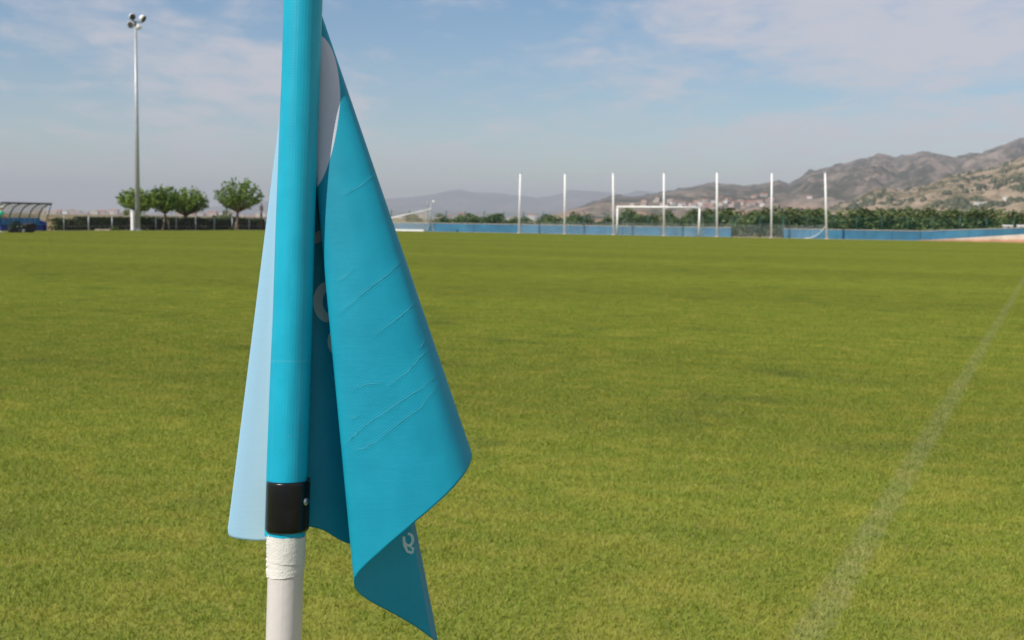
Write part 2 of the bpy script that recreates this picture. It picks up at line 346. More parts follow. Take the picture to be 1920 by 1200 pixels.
def make_hill(name, prof, RD, foot, back, mat, naz, nr, amp, nsc, power, jag):
    xs = np.array([p[0] for p in prof], float); ys = np.array([p[1] for p in prof], float)
    X = np.linspace(xs[0], xs[-1], naz); Y = np.interp(X, xs, ys); rows = []
    R = list(np.linspace(foot, RD, nr)) + list(np.linspace(RD + (back - RD) / 8, back, 8))
    for x, y in zip(X, Y):
        d = ray(x, y); hd = math.hypot(d.x, d.y); top = H + d.z / hd * RD; dx, dy = d.x / hd, d.y / hd; row = []
        for r in R:
            q = Vector((dx * r, dy * r, 0))
            if r <= RD:
                t = (r - foot) / (RD - foot); base = top * (t ** power)
                rid = 1 - abs(noise.fractal(q * nsc, 1.0, 2.0, 5)) * 1.6
                hgt = base + amp * (rid - 0.45) * math.sin(math.pi * min(1, t * 1.02)) * min(1, top / 60)
                hgt += jag * noise.fractal(q * nsc * 7, 0.8, 2.1, 4) * t
                hgt = min(hgt, top * (0.25 + 0.75 * t) if top > 0 else hgt)
                if r == RD: hgt = top + jag * 0.5 * noise.fractal(q * nsc * 7, 0.8, 2.1, 4)
            else: hgt = top * (1 - (r - RD) / (back - RD)) - 1
            row.append((q.x, q.y, max(hgt, -0.6) if r > foot else -0.6))
        rows.append(row)
    mb = MB(); mb.sheet(rows); o = mb.build(name, mat, smooth=True); tag(o, kind='structure')
    return o, BVHTree.FromPolygons([Vector(v) for v in mb.v], mb.f)
far_prof = [(-500, 402), (-200, 400), (100, 402), (250, 400), (330, 396), (390, 388), (430, 385), (460, 380), (500, 377), (600, 374), (700, 374), (740, 372), (790, 368), (830, 360), (862, 356), (895, 361), (930, 363), (975, 365), (1008, 371), (1040, 367), (1069, 357), (1110, 359), (1143, 362), (1170, 364), (1199, 356), (1225, 360), (1260, 372), (1330, 385), (1450, 395), (1800, 405)]
make_hill('far_hills', far_prof, 13000, 9500, 14500, hillmat('far_hill_scrub', (0.10, 0.11, 0.07), (0.24, 0.20, 0.15), (0.3, 0.22, 0.15), 30, 0.0012, 0.3), 300, 14, 120, 0.0006, 1.1, 25)
mid_prof = [(1020, 406), (1060, 396), (1090, 388), (1107, 384), (1130, 372), (1152, 367), (1186, 369), (1217, 365), (1246, 358), (1287, 353), (1309, 347), (1343, 346), (1376, 345), (1394, 348), (1421, 346), (1461, 337), (1479, 344), (1500, 334), (1517, 321), (1544, 315), (1577, 308), (1609, 298), (1640, 291), (1653, 290), (1679, 296), (1701, 290), (1741, 285), (1763, 289), (1789, 294), (1822, 286), (1841, 287), (1872, 274), (1916, 257), (2000, 248), (2300, 240), (2600, 250)]
mid, mid_bvh = make_hill('mountain', mid_prof, 4200, 1700, 5200, hillmat('mountain_scrub', (0.060, 0.062, 0.042), (0.27, 0.21, 0.165), (0.42, 0.25, 0.15), 45, 0.006, 0.46), 700, 90, 85, 0.0026, 1.35, 22)
near_prof = [(1490, 416), (1530, 402), (1552, 391), (1572, 382), (1598, 376), (1627, 360), (1649, 350), (1675, 353), (1686, 358), (1708, 352), (1741, 345), (1762, 338), (1780, 330), (1817, 323), (1850, 318), (1883, 310), (1920, 295), (2100, 268), (2400, 255)]
near, near_bvh = make_hill('rocky_hill', near_prof, 1500, 700, 1680, hillmat('rocky_hill_scrub', (0.070, 0.078, 0.036), (0.36, 0.28, 0.20), (0.45, 0.27, 0.16), 14, 0.018, 0.75), 420, 60, 10, 0.009, 1.2, 7)
def on_hill(bvh, x, y):
    d = ray(x, y).normalized(); return bvh.ray_cast(CAM, d)[0]
# scrub on the near hill: countless low bushes
sh = MB()
for i in range(1500):
    p = on_hill(near_bvh, random.uniform(1545, 2010), random.uniform(300, 412))
    if p is None: continue
    if noise.noise(p * 0.012) < -0.05 + 0.25 * random.random(): continue
    r = random.uniform(1.2, 3.4); vs_ = []
    seed = Vector((random.random() * 50, 0, 0))
    for a in range(4):
        th = a / 3 * math.pi / 2
        for k in range(7):
            t = 2 * math.pi * k / 7; n_ = Vector((math.cos(t) * math.cos(th), math.sin(t) * math.cos(th), math.sin(th)))
            vs_.append(p + n_ * r * (1 + 0.5 * noise.noise(n_ * 2 + seed)) + Vector((0, 0, -0.4)))
    sh.add(vs_, [(a * 7 + k, a * 7 + (k + 1) % 7, (a + 1) * 7 + (k + 1) % 7, (a + 1) * 7 + k) for a in range(3) for k in range(7)])
tag(sh.build('hillside_scrub', 'shrub', smooth=True), 'dark green scrub dotted over the rocky hillside on the right', 'scrub', kind='stuff')

# ------------------------------------------------------------------ haze
hz = MB(); hz.box((0, 0, 184), 32000, 32000, 374)
def hazemat():
    m, nt, o = newmat('haze_air')
    v = N(nt, 'ShaderNodeVolumePrincipled', ins={'Color': (0.69, 0.73, 0.82, 1), 'Density': 1.4e-4, 'Anisotropy': 0.0}); nt.links.new(v.outputs[0], o.inputs['Volume']); return m
hazeo = hz.build('haze', hazemat()); tag(hazeo, 'pale summer haze over the plain and the far hills', 'haze', kind='stuff')

# ------------------------------------------------------------------ houses, far town
def house(name, p, w_, d_, h_, wall, roof, rz, label, cat, group, wins=False):
    t = thing(name, label, cat, p, rz, group)
    b = MB(); b.box((0, 0, h_ / 2 - 3), w_, d_, h_ + 6); b.build('wall', wall, t)
    r = MB()
    if roof == 'flat':
        r.box((0, 0, h_ + 0.3), w_ * 1.03, d_ * 1.03, 0.7); r.build('roof', wall, t)
    else:
        e = 0.5; rh = d_ * 0.22
        vs_ = [(-w_ / 2 - e, -d_ / 2 - e, h_), (w_ / 2 + e, -d_ / 2 - e, h_), (w_ / 2 + e, d_ / 2 + e, h_), (-w_ / 2 - e, d_ / 2 + e, h_), (-w_ / 2 - e, 0, h_ + rh), (w_ / 2 + e, 0, h_ + rh)]
        r.add(vs_, [(0, 1, 5, 4), (2, 3, 4, 5), (0, 4, 3), (1, 2, 5), (0, 3, 2, 1)]); r.build('roof', 'roof', t)
    if wins:
        nfl = max(1, int(h_ // 3.2)); nw = max(2, int(w_ // 4))
        for f_ in range(nfl):
            for k in range(nw):
                wn = MB(); wn.box((-w_ / 2 + (k + 0.5) * w_ / nw, -d_ / 2 - 0.02, f_ * h_ / nfl + h_ / nfl * 0.55), 1.3, 0.1, 1.4); wn.build('window', 'pane', t)
    return t
walls = ['w1', 'w1', 'w2', 'w3', 'w3', 'w2']
vill = [(1186, 383, 9), (1206, 383, 10), (1208, 378, 8), (1230, 377, 9), (1232, 373, 7), (1256, 376, 11), (1262, 380, 9), (1275, 384, 9), (1281, 382, 8), (1298, 384, 12), (1306, 379, 10), (1313, 383, 9), (1322, 376, 8), (1324, 387, 11), (1333, 384, 8), (1340, 379, 9), (1348, 372, 10), (1352, 383, 9), (1360, 379, 8), (1366, 375, 9), (1372, 386, 9), (1378, 381, 11), (1388, 377, 9), (1396, 380, 10), (1404, 383, 8), (1409, 381, 12), (1414, 369, 9), (1424, 378, 10), (1432, 367, 11), (1440, 376, 8), (1446, 374, 10), (1518, 370, 10), (1246, 387, 11), (1290, 389, 8), (1336, 391, 9), (1241, 383, 7), (1394, 388, 8), (1429, 384, 8)]
VL = {1518: 'lone cream house on the tan slope left of the rightmost net pole', 1186: 'pale house at the left end of the hillside village', 1432: 'wide pale house highest up in the village beside the sixth net pole', 1206: 'low white house second from the left end of the hillside village', 1348: 'pinkish house high in the village right beside the fifth net pole'}
for x, y, w_ in vill:
    p = on_hill(mid_bvh, x, y + 2)
    if p is None: p = at(x, y + 4, 2300); p.z = 0
    s_ = p.y / F
    house('village_house', p, w_ * s_ * random.uniform(0.9, 1.2), w_ * s_ * 0.8, s_ * random.uniform(3.6, 5.2), random.choice(walls), random.choice(['gable', 'gable', 'flat']), random.uniform(-0.5, 0.5), VL.get(x, 'small pale house of the hazy village climbing the hill behind the goal'), 'house', 'village houses on the hillside')
p = on_hill(near_bvh, 1838, 386)
if p is None: p = at(1838, 386, 900)
house('farm_building', p, 20 * p.y / F, 5, 5.5 * p.y / F, 'w3', 'flat', 0.1, 'long white farm building at the foot of the rocky hill on the right', 'building', None)
p = on_hill(near_bvh, 1888, 374)
if p: house('farm_shed', p, 11 * p.y / F, 4, 3.5 * p.y / F, 'w3', 'flat', 0.1, 'small white shed on the hillside right of the long white farm building', 'shed', None)
def town(x0, x1, n, ytop, ybot, lab, grp):
    for i in range(n):
        x = x0 + (x1 - x0) * (i + random.random()) / n; Y = random.uniform(2300, 3600); s_ = Y / F
        yt = random.uniform(ytop, ybot); p = at(x, hor(x), Y); p.z = 0
        h_ = max(3.5, zat(x, yt, p)); w_ = random.choice([7, 10, 14, 20]) * s_ * random.uniform(0.7, 1.1)
        house('town_block', p, w_, 12, h_, random.choice(['w1', 'w2', 'w2', 'w3', 'w4', 'w1']), 'flat' if random.random() < 0.7 else 'gable', random.uniform(-0.2, 0.2), lab, 'building', grp)
town(60, 250, 34, 394, 401, 'pale block of the hazy town beyond the hedge near the floodlight', 'town blocks beyond the hedge on the left')
town(330, 520, 20, 397, 404, 'pale block of the hazy town beyond the hedge near the standalone tree', 'town blocks beyond the hedge by the standalone tree')
town(690, 1180, 40, 401, 408, 'low pale building on the hazy plain behind the blue wall', 'buildings on the plain behind the blue wall')

# ------------------------------------------------------------------ foliage builders
def leaf_quads(cent, size, updir=None, flat=0.5):
    n = len(cent); a = rng.normal(size=(n, 3)); a /= np.linalg.norm(a, axis=1)[:, None]
    if updir is not None: a = a * flat + updir; a /= np.linalg.norm(a, axis=1)[:, None]
    b = rng.normal(size=(n, 3)); b -= a * (a * b).sum(1)[:, None]; b /= np.linalg.norm(b, axis=1)[:, None]
    s = (size * (0.6 + 0.8 * rng.random(n)))[:, None] if np.isscalar(size) else size[:, None]
    V_ = np.stack([cent - a * s, cent + b * s * 0.45, cent + a * s, cent - b * s * 0.45], 1)
    return V_.reshape(-1, 3).tolist(), [(4 * i, 4 * i + 1, 4 * i + 2, 4 * i + 3) for i in range(n)]
def spray_tree(name, label, p, cw, ztop, zbot, lean, nshoot, group, trunk_r=0.11, twin=False, bark='bark', dens=34):
    t = thing(name, label, 'tree', p, 0, group); tr = MB(); fork = Vector((lean * 0.4, 0, zbot * 0.80))
    if twin: tr.tube([(-0.28, 0, -0.05), (-0.14, 0.03, zbot * 0.45), fork], [trunk_r, trunk_r * 0.85, trunk_r * 0.8], 8); tr.tube([(0.26, 0.05, -0.05), (0.18, 0.0, zbot * 0.45), fork], [trunk_r * 0.9, trunk_r * 0.8, trunk_r * 0.7], 8)
    else: tr.tube([(0, 0, -0.05), (0.05 * random.uniform(-1, 1), 0, zbot * 0.4), fork], [trunk_r * 1.25, trunk_r, trunk_r * 0.9], 9)
    cents = []; ctr = Vector((lean, 0, zbot + (ztop - zbot) * 0.30))
    for k in range(nshoot):
        az = 2 * math.pi * (k + random.random()) / nshoot * 5; el = math.asin(random.uniform(-0.10, 0.97))
        d = Vector((math.cos(az) * math.cos(el), math.sin(az) * math.cos(el), math.sin(el)))
        reach = 1.0 if random.random() < 0.75 else 1.13
        end = ctr + Vector((d.x * cw / 2 * reach, d.y * cw / 2 * reach, (d.z * (ztop - ctr.z) if d.z > 0 else d.z * (ctr.z - zbot) * 1.1) * reach))
        mid_ = fork.lerp(end, 0.55) + Vector((0, 0, -0.10 + 0.2 * random.random()))
        if k % 3 == 0: tr.tube([fork, mid_, fork.lerp(end, 0.8)], [trunk_r * 0.55, trunk_r * 0.3, trunk_r * 0.12], 5)
        n = dens
        u = 0.30 + 0.70 * rng.random(n) ** 0.8
        pts = np.array([list((fork.lerp(mid_, min(1, q * 2)) if q < 0.5 else mid_.lerp(end, q * 2 - 1))) for q in u])
        pts += rng.normal(size=(n, 3)) * (0.13 * (1.15 - u * 0.75))[:, None]
        cents.append(pts)
    tr.build('trunk', bark, t, smooth=True)
    cents = np.concatenate(cents); v_, f_ = leaf_quads(cents, 0.115)
    cr = MB(); cr.add(v_, f_); cr.build('crown', 'leafA', t); return t
def bush(name, label, cat, p, r, h_, n, mat, group=None, leaf=0.10, lumps=9):
    t = thing(name, label, cat, p, random.uniform(0, 6.28), group); c = []
    for k in range(lumps):
        a = random.uniform(0, 6.28); q = random.random() ** 0.5 * r * 0.62; cz = random.uniform(0.14, 0.78) * h_; rl = random.uniform(0.28, 0.5) * min(r, h_ * 0.6)
        d = rng.normal(size=(n // lumps, 3)); d /= np.linalg.norm(d, axis=1)[:, None]; rad = rl * (0.55 + 0.6 * rng.random(n // lumps))
        c.append(d * rad[:, None] * np.array([1, 1, 1.25]) + np.array([math.cos(a) * q, math.sin(a) * q, cz]))
    c = np.concatenate(c); c[:, 2] = np.maximum(c[:, 2], 0.03)
    v_, f_ = leaf_quads(c, leaf); mb = MB(); mb.add(v_, f_); mb.build('foliage', mat, t)
    tr = MB()
    for k in range(3): tr.tube([(0.06 * (k - 1), 0, -0.05), (random.uniform(-0.3, 0.3) * r, random.uniform(-0.3, 0.3) * r, h_ * 0.6)], [0.05, 0.02], 5)
    tr.build('stem', 'darkbark', t); return t

# four mop-headed trees behind the left fence
def tree_px(x, xl, xr, yt, yb, label, A=64.9, **kw):
    p = on_across(x, A); s_ = sc_at(p); return spray_tree('street_tree', label, p, (xr - xl) / s_, zat(x, yt, p), zat(x, yb, p), ((xl + xr) / 2 - x) / s_, kw.pop('nshoot', 85), 'mop-headed trees along the left fence', **kw)
tree_px(258, 224, 292, 352, 392, 'small mop-headed tree standing right behind the tall floodlight mast', A=65.2, nshoot=70, bark='darkbark')
tree_px(311, 276, 340, 348, 394, 'mop-headed tree on two splayed pale trunks right of the floodlight mast', twin=True, trunk_r=0.09, nshoot=95)
tree_px(344, 322, 388, 350, 398, 'dark mop-headed tree overlapping the twin-trunked tree on its right', A=66.4, bark='darkbark', nshoot=95, trunk_r=0.14)
tree_px(443, 408, 494, 335, 390, 'standalone mop-headed tree with single pale trunk just left of the corner flag', trunk_r=0.12, nshoot=110)
p = on_across(412, 69); bush('garden_bush', 'pale green loose bush rising above the hedge left of the standalone tree', 'bush', p, 1.3, zat(412, 395, p), 900, 'leafB', leaf=0.13)
p = on_across(280, 69.5); bush('garden_bush', 'low yellow green bush above the hedge just right of the floodlight mast', 'bush', p, 1.4, zat(280, 399, p), 700, 'leafB', leaf=0.12)
# small round-headed sapling
p = on_across(237, 67.5); t = thing('sapling', 'tiny round-headed sapling left of the white pillar above the hedge', 'sapling', p)
zt = zat(237, 394, p); mb = MB(); mb.tube([(0, 0, -0.05), (0.02, 0, zt - 0.2)], [0.03, 0.02], 6); mb.build('trunk', 'bark', t)
c_ = rng.normal(size=(160, 3)); c_ /= np.linalg.norm(c_, axis=1)[:, None]; v_, f_ = leaf_quads(c_ * (0.26 * rng.random(160) ** 0.4)[:, None] + np.array([0, 0, zt - 0.2]), 0.07); mb = MB(); mb.add(v_, f_); mb.build('crown', 'leafA', t)

# hedges along the far touchline
def hedge(x0, x1, A, label, ht):
    a, b = on_across(x0, A), on_across(x1, A); L = (b - a).length; t = thing('hedge', label, 'hedge', a, ROTF)
    dirx = UA; n = int(L * 800); c = np.stack([rng.random(n) * L, rng.random(n) * 0.95, np.zeros(n)], 1)
    top = ht * (1 + 0.09 * np.array([noise.noise(Vector((x * 0.9, 0, 3.3))) for x in c[:, 0]]))
    face = rng.random(n); c[:, 2] = np.where(face < 0.75, rng.random(n) * top, top - 0.07 * rng.random(n)); c[:, 1] = np.where(face < 0.40, rng.normal(size=n) * 0.05, c[:, 1])
    c += rng.normal(size=(n, 3)) * 0.045; c[:, 2] = np.maximum(c[:, 2], 0.02)
    v_, f_ = leaf_quads(c, 0.10); mb = MB(); mb.add(v_, f_); mb.build('foliage', 'leafH', t)
pH = on_across(130, 65.9)
hedge(108, 151, 65.9, 'short clipped dark hedge right beside the dugout', zat(130, 412, pH))
hedge(153, 640, 66.1, 'long clipped dark hedge along the far touchline under the trees', zat(300, 409.5, on_across(300, 66)))

# grey post-and-wire fence in front of the hedge
fa, fb_ = on_across(112, 64.4), on_across(640, 64.4); Lf = (fb_ - fa).length
t = thing('wire_fence', 'low grey post-and-wire fence in front of the dark hedge', 'fence', fa, ROTF)
post = MB(); post.tube([(0, 0, -0.05), (0, 0, 1.10)], 0.035, 8); pm = post.mesh('fence_post', 'grey', True)
xsP = [0.4 + 2.45 * i for i in range(int(Lf / 2.45))]
for x in xsP: o = bpy.data.objects.new('fence_post', pm); COL.objects.link(o); o.parent = t; o.location = (x, 0, 0)
for z in (0.35, 1.05):
    r = MB(); r.tube([(0, 0, z), (Lf, 0, z)], 0.006, 5); r.build('wire', 'grey', t)
r = MB(); r.sheet([[(0, 0.01, 0.03), (Lf, 0.01, 0.03)], [(0, 0.01, 1.05), (Lf, 0.01, 1.05)]], [[(0, 0.01), (Lf, 0.01)], [(0, 1), (Lf, 1)]]); r.build('wire_mesh', 'net_grey', t)
# white pillar, brown post, low verge plants, pale stones
p = on_across(249, 64.15); zt = zat(249, 396, p)
t = thing('utility_pillar', 'narrow white utility pillar just left of the floodlight mast', 'pillar', p, ROTF)
mb = MB(); mb.box((0, 0, zt / 2), 0.23, 0.22, zt); bevel(mb.build('cabinet', 'white', t), 0.02)
mb = MB(); mb.box((0, 0, zt + 0.03), 0.28, 0.27, 0.06); mb.build('cap', 'white', t); mb = MB(); mb.box((0, 0, 0.03), 0.34, 0.32, 0.05); mb.build('footing', 'coping', t)
p = on_across(490, 64.7); zt = zat(490, 381, p)
t = thing('wooden_post', 'thin brown wooden post with a small head by the left edge of the corner flag', 'post', p)
mb = MB(); mb.tube([(0, 0, -0.05), (0.03, 0, zt * 0.6), (0.02, 0, zt)], [0.09, 0.07, 0.05], 8); mb.build('shaft', 'darkbark', t, True); mb = MB(); mb.box((0.02, 0, zt - 0.45), 0.30, 0.10, 0.42); mb.build('head', 'darkbark', t)
for x, r, lab in ((212, 0.9, 'low yellow green weed clump at the hedge foot left of the white pillar'), (433, 0.5, 'small yellow green weed clump at the foot of the standalone tree')):
    p = on_across(x, 64.2); bush('weed_clump', lab, 'weeds', p, r, 0.34, 500, 'leafB', leaf=0.05)
p = on_across(192, 64.0); mb = MB()
for k in range(5): mb.box((random.uniform(-0.5, 0.5), random.uniform(-0.1, 0.1), 0.06), random.uniform(0.15, 0.4), 0.2, 0.13, random.random())
o = bevel(mb.build('rubble_pile', 'sand', None, loc=p), 0.03); tag(o, 'small pile of pale stones at the fence foot', 'stones')

# floodlight mast
p = on_across(258.5, 64.0); zt = zat(257, 50, p); s_ = sc_at(p)
t = thing('floodlight_mast', 'tall grey floodlight mast with four lamps behind the left touchline', 'floodlight', p)
mb = MB(); mb.tube([(0, 0, 0), (0, 0, zt * 0.5), (0, 0, zt)], [0.20, 0.15, 0.10], 16); mb.build('mast', 'grey', t, True)
mb = MB(); mb.tube([(0, 0, 0), (0, 0, 0.12)], 0.32, 16); mb.build('base_plate', 'grey', t)
zx = lambda y: zat(257, y, p)
mb = MB(); mb.tube([(0, 0, zt - 0.1), (0, 0, zx(40))], 0.07, 10); mb.build('head_post', 'dark', t)
mb = MB(); mb.tube([((245 - 257) / s_, 0.25, zx(38.5)), ((271 - 257) / s_, -0.25, zx(43))], 0.05, 8); mb.build('crossarm', 'dark', t)
def lampm(px_, py_, dirv, r):
    c0 = Vector(((px_ - 257) / s_, 0, zx(py_))); d = Vector(dirv).normalized()
    mb = MB(); mb.tube([c0 - d * r * 1.1, c0 - d * r * 0.8, c0 - d * r * 0.2, c0 + d * r * 0.35], [r * 0.35, r * 0.7, r * 0.95, r * 1.0], 16); L_ = mb.build('lamp', 'white', t, True)
    mb = MB(); mb.tube([c0 + d * r * 0.33, c0 + d * r * 0.37], r * 0.9, 16); mb.build('lamp_glass', 'dark', L_)
    mb = MB(); mb.tube([c0 - d * r * 0.3, c0 + Vector((0, 0, (-1 if py_ < 40 else 1) * r * 1.1))], 0.03, 6); mb.build('bracket', 'dark', L_)
lampm(251, 31.5, (0.55, -0.7, -0.25), 0.26); lampm(271, 34.5, (0.9, -0.25, -0.45), 0.27); lampm(248.5, 46.5, (-0.25, -0.9, -0.15), 0.27); lampm(263.5, 51, (0.35, 0.75, -0.5), 0.20)

# ------------------------------------------------------------------ dugout
pa, pb = on_across(6, 64.6), on_across(98, 64.6); LD = (pb - pa).length; ztp = 1.92
t = thing('dugout', 'team dugout with curved clear roof and blue seats at the far left touchline', 'dugout', pa, ROTF)
prof_ = [(1.30, 0.0), (1.30, 0.55), (1.26, 0.95), (1.12, 1.30), (0.86, 1.60), (0.50, 1.80), (0.05, ztp)]
for k in range(6):
    x = LD * k / 5; mb = MB(); mb.tube([(x, a, b) for a, b in prof_], 0.045, 8); mb.build('rib', 'dark', t, True)
for k in range(5):
    x0, x1 = LD * k / 5 + 0.05, LD * (k + 1) / 5 - 0.05
    mb = MB(); mb.sheet([[(x0, a + 0.01, b), (x1, a + 0.01, b)] for a, b in prof_[1:]]); mb.build('roof_panel', 'clear', t, True)
    mb = MB(); mb.box(((x0 + x1) / 2, 1.30, 0.28), x1 - x0, 0.05, 0.54); mb.build('back_panel', 'deepblue', t)
mb = MB(); mb.tube([(-0.03, 0.03, ztp), (LD + 0.03, 0.03, ztp)], 0.06, 8); mb.build('front_beam', 'dark', t)
mb = MB(); mb.box((LD / 2, 0.95, 0.16), LD - 0.2, 0.5, 0.32); mb.build('bench_base', 'deepblue', t)
for x in (0, LD):
    mb = MB(); mb.add([(x, 0.55, 0), (x, 1.28, 0), (x, 1.28, 0.75), (x, 0.55, 0.62), (x + 0.05, 0.55, 0), (x + 0.05, 1.28, 0), (x + 0.05, 1.28, 0.75), (x + 0.05, 0.55, 0.62)], [(0, 1, 2, 3), (7, 6, 5, 4), (0, 3, 7, 4), (3, 2, 6, 7), (1, 5, 6, 2), (0, 4, 5, 1)]); mb.build('end_panel', 'deepblue', t)
    mb = MB(); mb.sheet([[(x + 0.02, 1.24, 0.76), (x + 0.02, 0.62, 0.66)], [(x + 0.02, 1.10, 1.28), (x + 0.02, 0.52, 1.28)], [(x + 0.02, 0.5, 1.77), (x + 0.02, 0.42, 1.77)]]); mb.build('end_window', 'clear', t)
    mb = MB(); mb.tube([(x, 0.58, 0.6), (x, 0.05, ztp)], 0.035, 6); mb.build('end_brace', 'dark', t)
sm = MB(); sm.box((0, 0, 0.46), 0.44, 0.42, 0.07); sm.box((0, 0.20, 0.70), 0.44, 0.06, 0.48); smm = sm.mesh('seat', 'seatblue'); bm = bmesh.new(); bm.from_mesh(smm); bmesh.ops.bevel(bm, geom=bm.edges[:], offset=0.02, segments=2, affect='EDGES'); bm.to_mesh(smm); bm.free()
ns = 9
for k in range(ns): o = bpy.data.objects.new('seat', smm); COL.objects.link(o); o.parent = t; o.location = (LD * (k + 0.6) / (ns + 0.2), 0.85, -0.02)

# ------------------------------------------------------------------ groundsman and walk-behind mower at the left edge
gp = ground(-4, 436.5); gdir = UA; gx = Matrix.Rotation(ROTF - 0.25, 4, 'Z')
def skin_obj(name, verts, edges, rads, mat, parent, sub=2, root=0):
    me = bpy.data.meshes.new(name); me.from_pydata(verts, edges, []); o = bpy.data.objects.new(name, me); COL.objects.link(o); o.parent = parent
    me.materials.append(MAT[mat]); md = o.modifiers.new('skin', 'SKIN'); md.use_smooth_shade = True
    for i, v in enumerate(me.skin_vertices[0].data):
        r = rads[i]; v.radius = (r, r) if not hasattr(r, '__len__') else r; v.use_root = (i == root)
    s_ = o.modifiers.new('sub', 'SUBSURF'); s_.levels = sub; s_.render_levels = sub; return o
per = thing('person', 'person in green shirt, blue jeans and pale cap pushing a dark mower', 'person', gp, ROTF - 0.25)
hipz = 0.84; ch = (0.20, 0, 1.22); nk = (0.27, 0, 1.38); hd = (0.34, 0, 1.52)
bv = [(0, 0, hipz), (0.10, 0, 1.02), ch, nk, hd]; be = [(0, 1), (1, 2), (2, 3), (3, 4)]; br = [(0.15, 0.12), (0.14, 0.11), (0.16, 0.12), 0.055, 0.095]
for s_ in (-1, 1):
    n = len(bv)
    bv += [(0.20, 0.19 * s_, 1.28), (0.28, 0.23 * s_, 1.02), (0.52, 0.20 * s_, 0.93), (0.60, 0.20 * s_, 0.93)]; br += [0.055, 0.045, 0.035, 0.04]; be += [(2, n), (n, n + 1), (n + 1, n + 2), (n + 2, n + 3)]
    k0 = n + 3
    for f_ in range(4): bv += [(0.64, 0.20 * s_ + (f_ - 1.5) * 0.021, 0.945), (0.665, 0.20 * s_ + (f_ - 1.5) * 0.021, 0.92 - 0.003 * f_)]; br += [0.010, 0.009]; q = len(bv) - 2; be += [(k0, q), (q, q + 1)]
    bv += [(0.61, 0.20 * s_ - s_ * 0.05, 0.915), (0.64, 0.20 * s_ - s_ * 0.055, 0.90)]; br += [0.011, 0.010]; q = len(bv) - 2; be += [(k0, q), (q, q + 1)]
    m_ = len(bv); fx = 0.26 if s_ > 0 else -0.20
    bv += [(0.02, 0.10 * s_, 0.80), (fx * 0.75 + 0.06, 0.11 * s_, 0.45), (fx - 0.02, 0.11 * s_, 0.09), (fx + 0.14, 0.12 * s_, 0.045)]; br += [0.085, 0.06, 0.042, 0.04]; be += [(0, m_), (m_, m_ + 1), (m_ + 1, m_ + 2), (m_ + 2, m_ + 3)]
skin_obj('body', bv, be, br, 'skin', per)
sv = [(0.02, 0, 0.88), (0.10, 0, 1.02), ch, (0.25, 0, 1.33)]; se = [(0, 1), (1, 2), (2, 3)]; sr = [(0.175, 0.145), (0.165, 0.13), (0.18, 0.14), 0.08]
for s_ in (-1, 1): n = len(sv); sv += [(0.20, 0.19 * s_, 1.285), (0.26, 0.225 * s_, 1.10)]; sr += [0.078, 0.068]; se += [(2, n), (n, n + 1)]
skin_obj('shirt', sv, se, sr, 'teal_shirt', per)
jv = [(0, 0, hipz + 0.03)]; je = []; jr = [(0.165, 0.14)]; shoes = []
for s_ in (-1, 1):
    n = len(jv); fx = 0.26 if s_ > 0 else -0.20; jv += [(0.02, 0.10 * s_, 0.78), (fx * 0.75 + 0.06, 0.11 * s_, 0.45), (fx - 0.02, 0.11 * s_, 0.13)]; jr += [0.105, 0.08, 0.07]; je += [(0, n), (n, n + 1), (n + 1, n + 2)]
    skin_obj('shoe', [(fx - 0.06, 0.11 * s_, 0.055), (fx + 0.06, 0.115 * s_, 0.055), (fx + 0.18, 0.12 * s_, 0.045)], [(0, 1), (1, 2)], [0.055, 0.052, 0.042], 'white', per)
skin_obj('jeans', jv, je, jr, 'jeans', per)
mb = MB(); cz = 1.575
rows = []
for a in range(6):
    th = a / 5 * math.pi / 2; rows.append([(0.33 + 0.118 * math.cos(th) * math.cos(2 * math.pi * k / 14), 0.105 * math.cos(th) * math.sin(2 * math.pi * k / 14), cz + 0.085 * math.sin(th)) for k in range(15)])
mb.sheet(rows); mb.sheet([[(0.43, y, cz), (0.53 - abs(y) * 0.6, y, cz - 0.02)] for y in (-0.08, -0.04, 0, 0.04, 0.08)]); mb.build('cap', 'cap', per, True)
hm = MB(); hm.tube([(0.30, -0.10, 1.50), (0.26, -0.07, 1.53), (0.24, 0, 1.54), (0.26, 0.07, 1.53), (0.30, 0.10, 1.50)], 0.03, 6); hm.build('hair', 'darkbark', per, True)
for s_ in (-1, 1):
    e = MB(); e.tube([(0.425, 0.035 * s_, 1.535), (0.435, 0.035 * s_, 1.535)], 0.012, 8); e.build('eye', 'dark', per)
e = MB(); e.tube([(0.43, 0, 1.53), (0.455, 0, 1.505), (0.435, 0, 1.495)], [0.008, 0.014, 0.010], 6); e.build('nose', 'skin', per, True)
e = MB(); e.tube([(0.425, -0.025, 1.47), (0.434, 0, 1.468), (0.425, 0.025, 1.47)], 0.006, 5); e.build('mouth', 'roof', per)
# mower
mo = thing('lawn_mower', 'dark green walk-behind cylinder mower with a black grass box', 'mower', gp + Vector((math.cos(ROTF - 0.25), math.sin(ROTF - 0.25), 0)) * 1.05, ROTF - 0.25)
b = MB(); b.box((0.10, 0, 0.42), 0.62, 0.70, 0.36); bevel(b.build('engine_housing', 'mower', mo), 0.05)
b = MB(); b.box((0.15, 0, 0.66), 0.36, 0.36, 0.16); bevel(b.build('fuel_tank', 'mower', mo), 0.04)
b = MB(); b.tube([(-0.05, -0.36, 0.17), (-0.05, 0.36, 0.17)], 0.17, 20); b.build('drive_roller', 'rubber', mo)
b = MB(); b.tube([(0.45, -0.36, 0.13), (0.45, 0.36, 0.13)], 0.12, 16); b.build('cutting_reel', 'metal', mo)
b = MB(); prf = [(0.52, 0.08), (0.62, 0.55), (1.20, 0.62), (1.32, 0.45), (1.22, 0.10), (1.0, 0.03)]
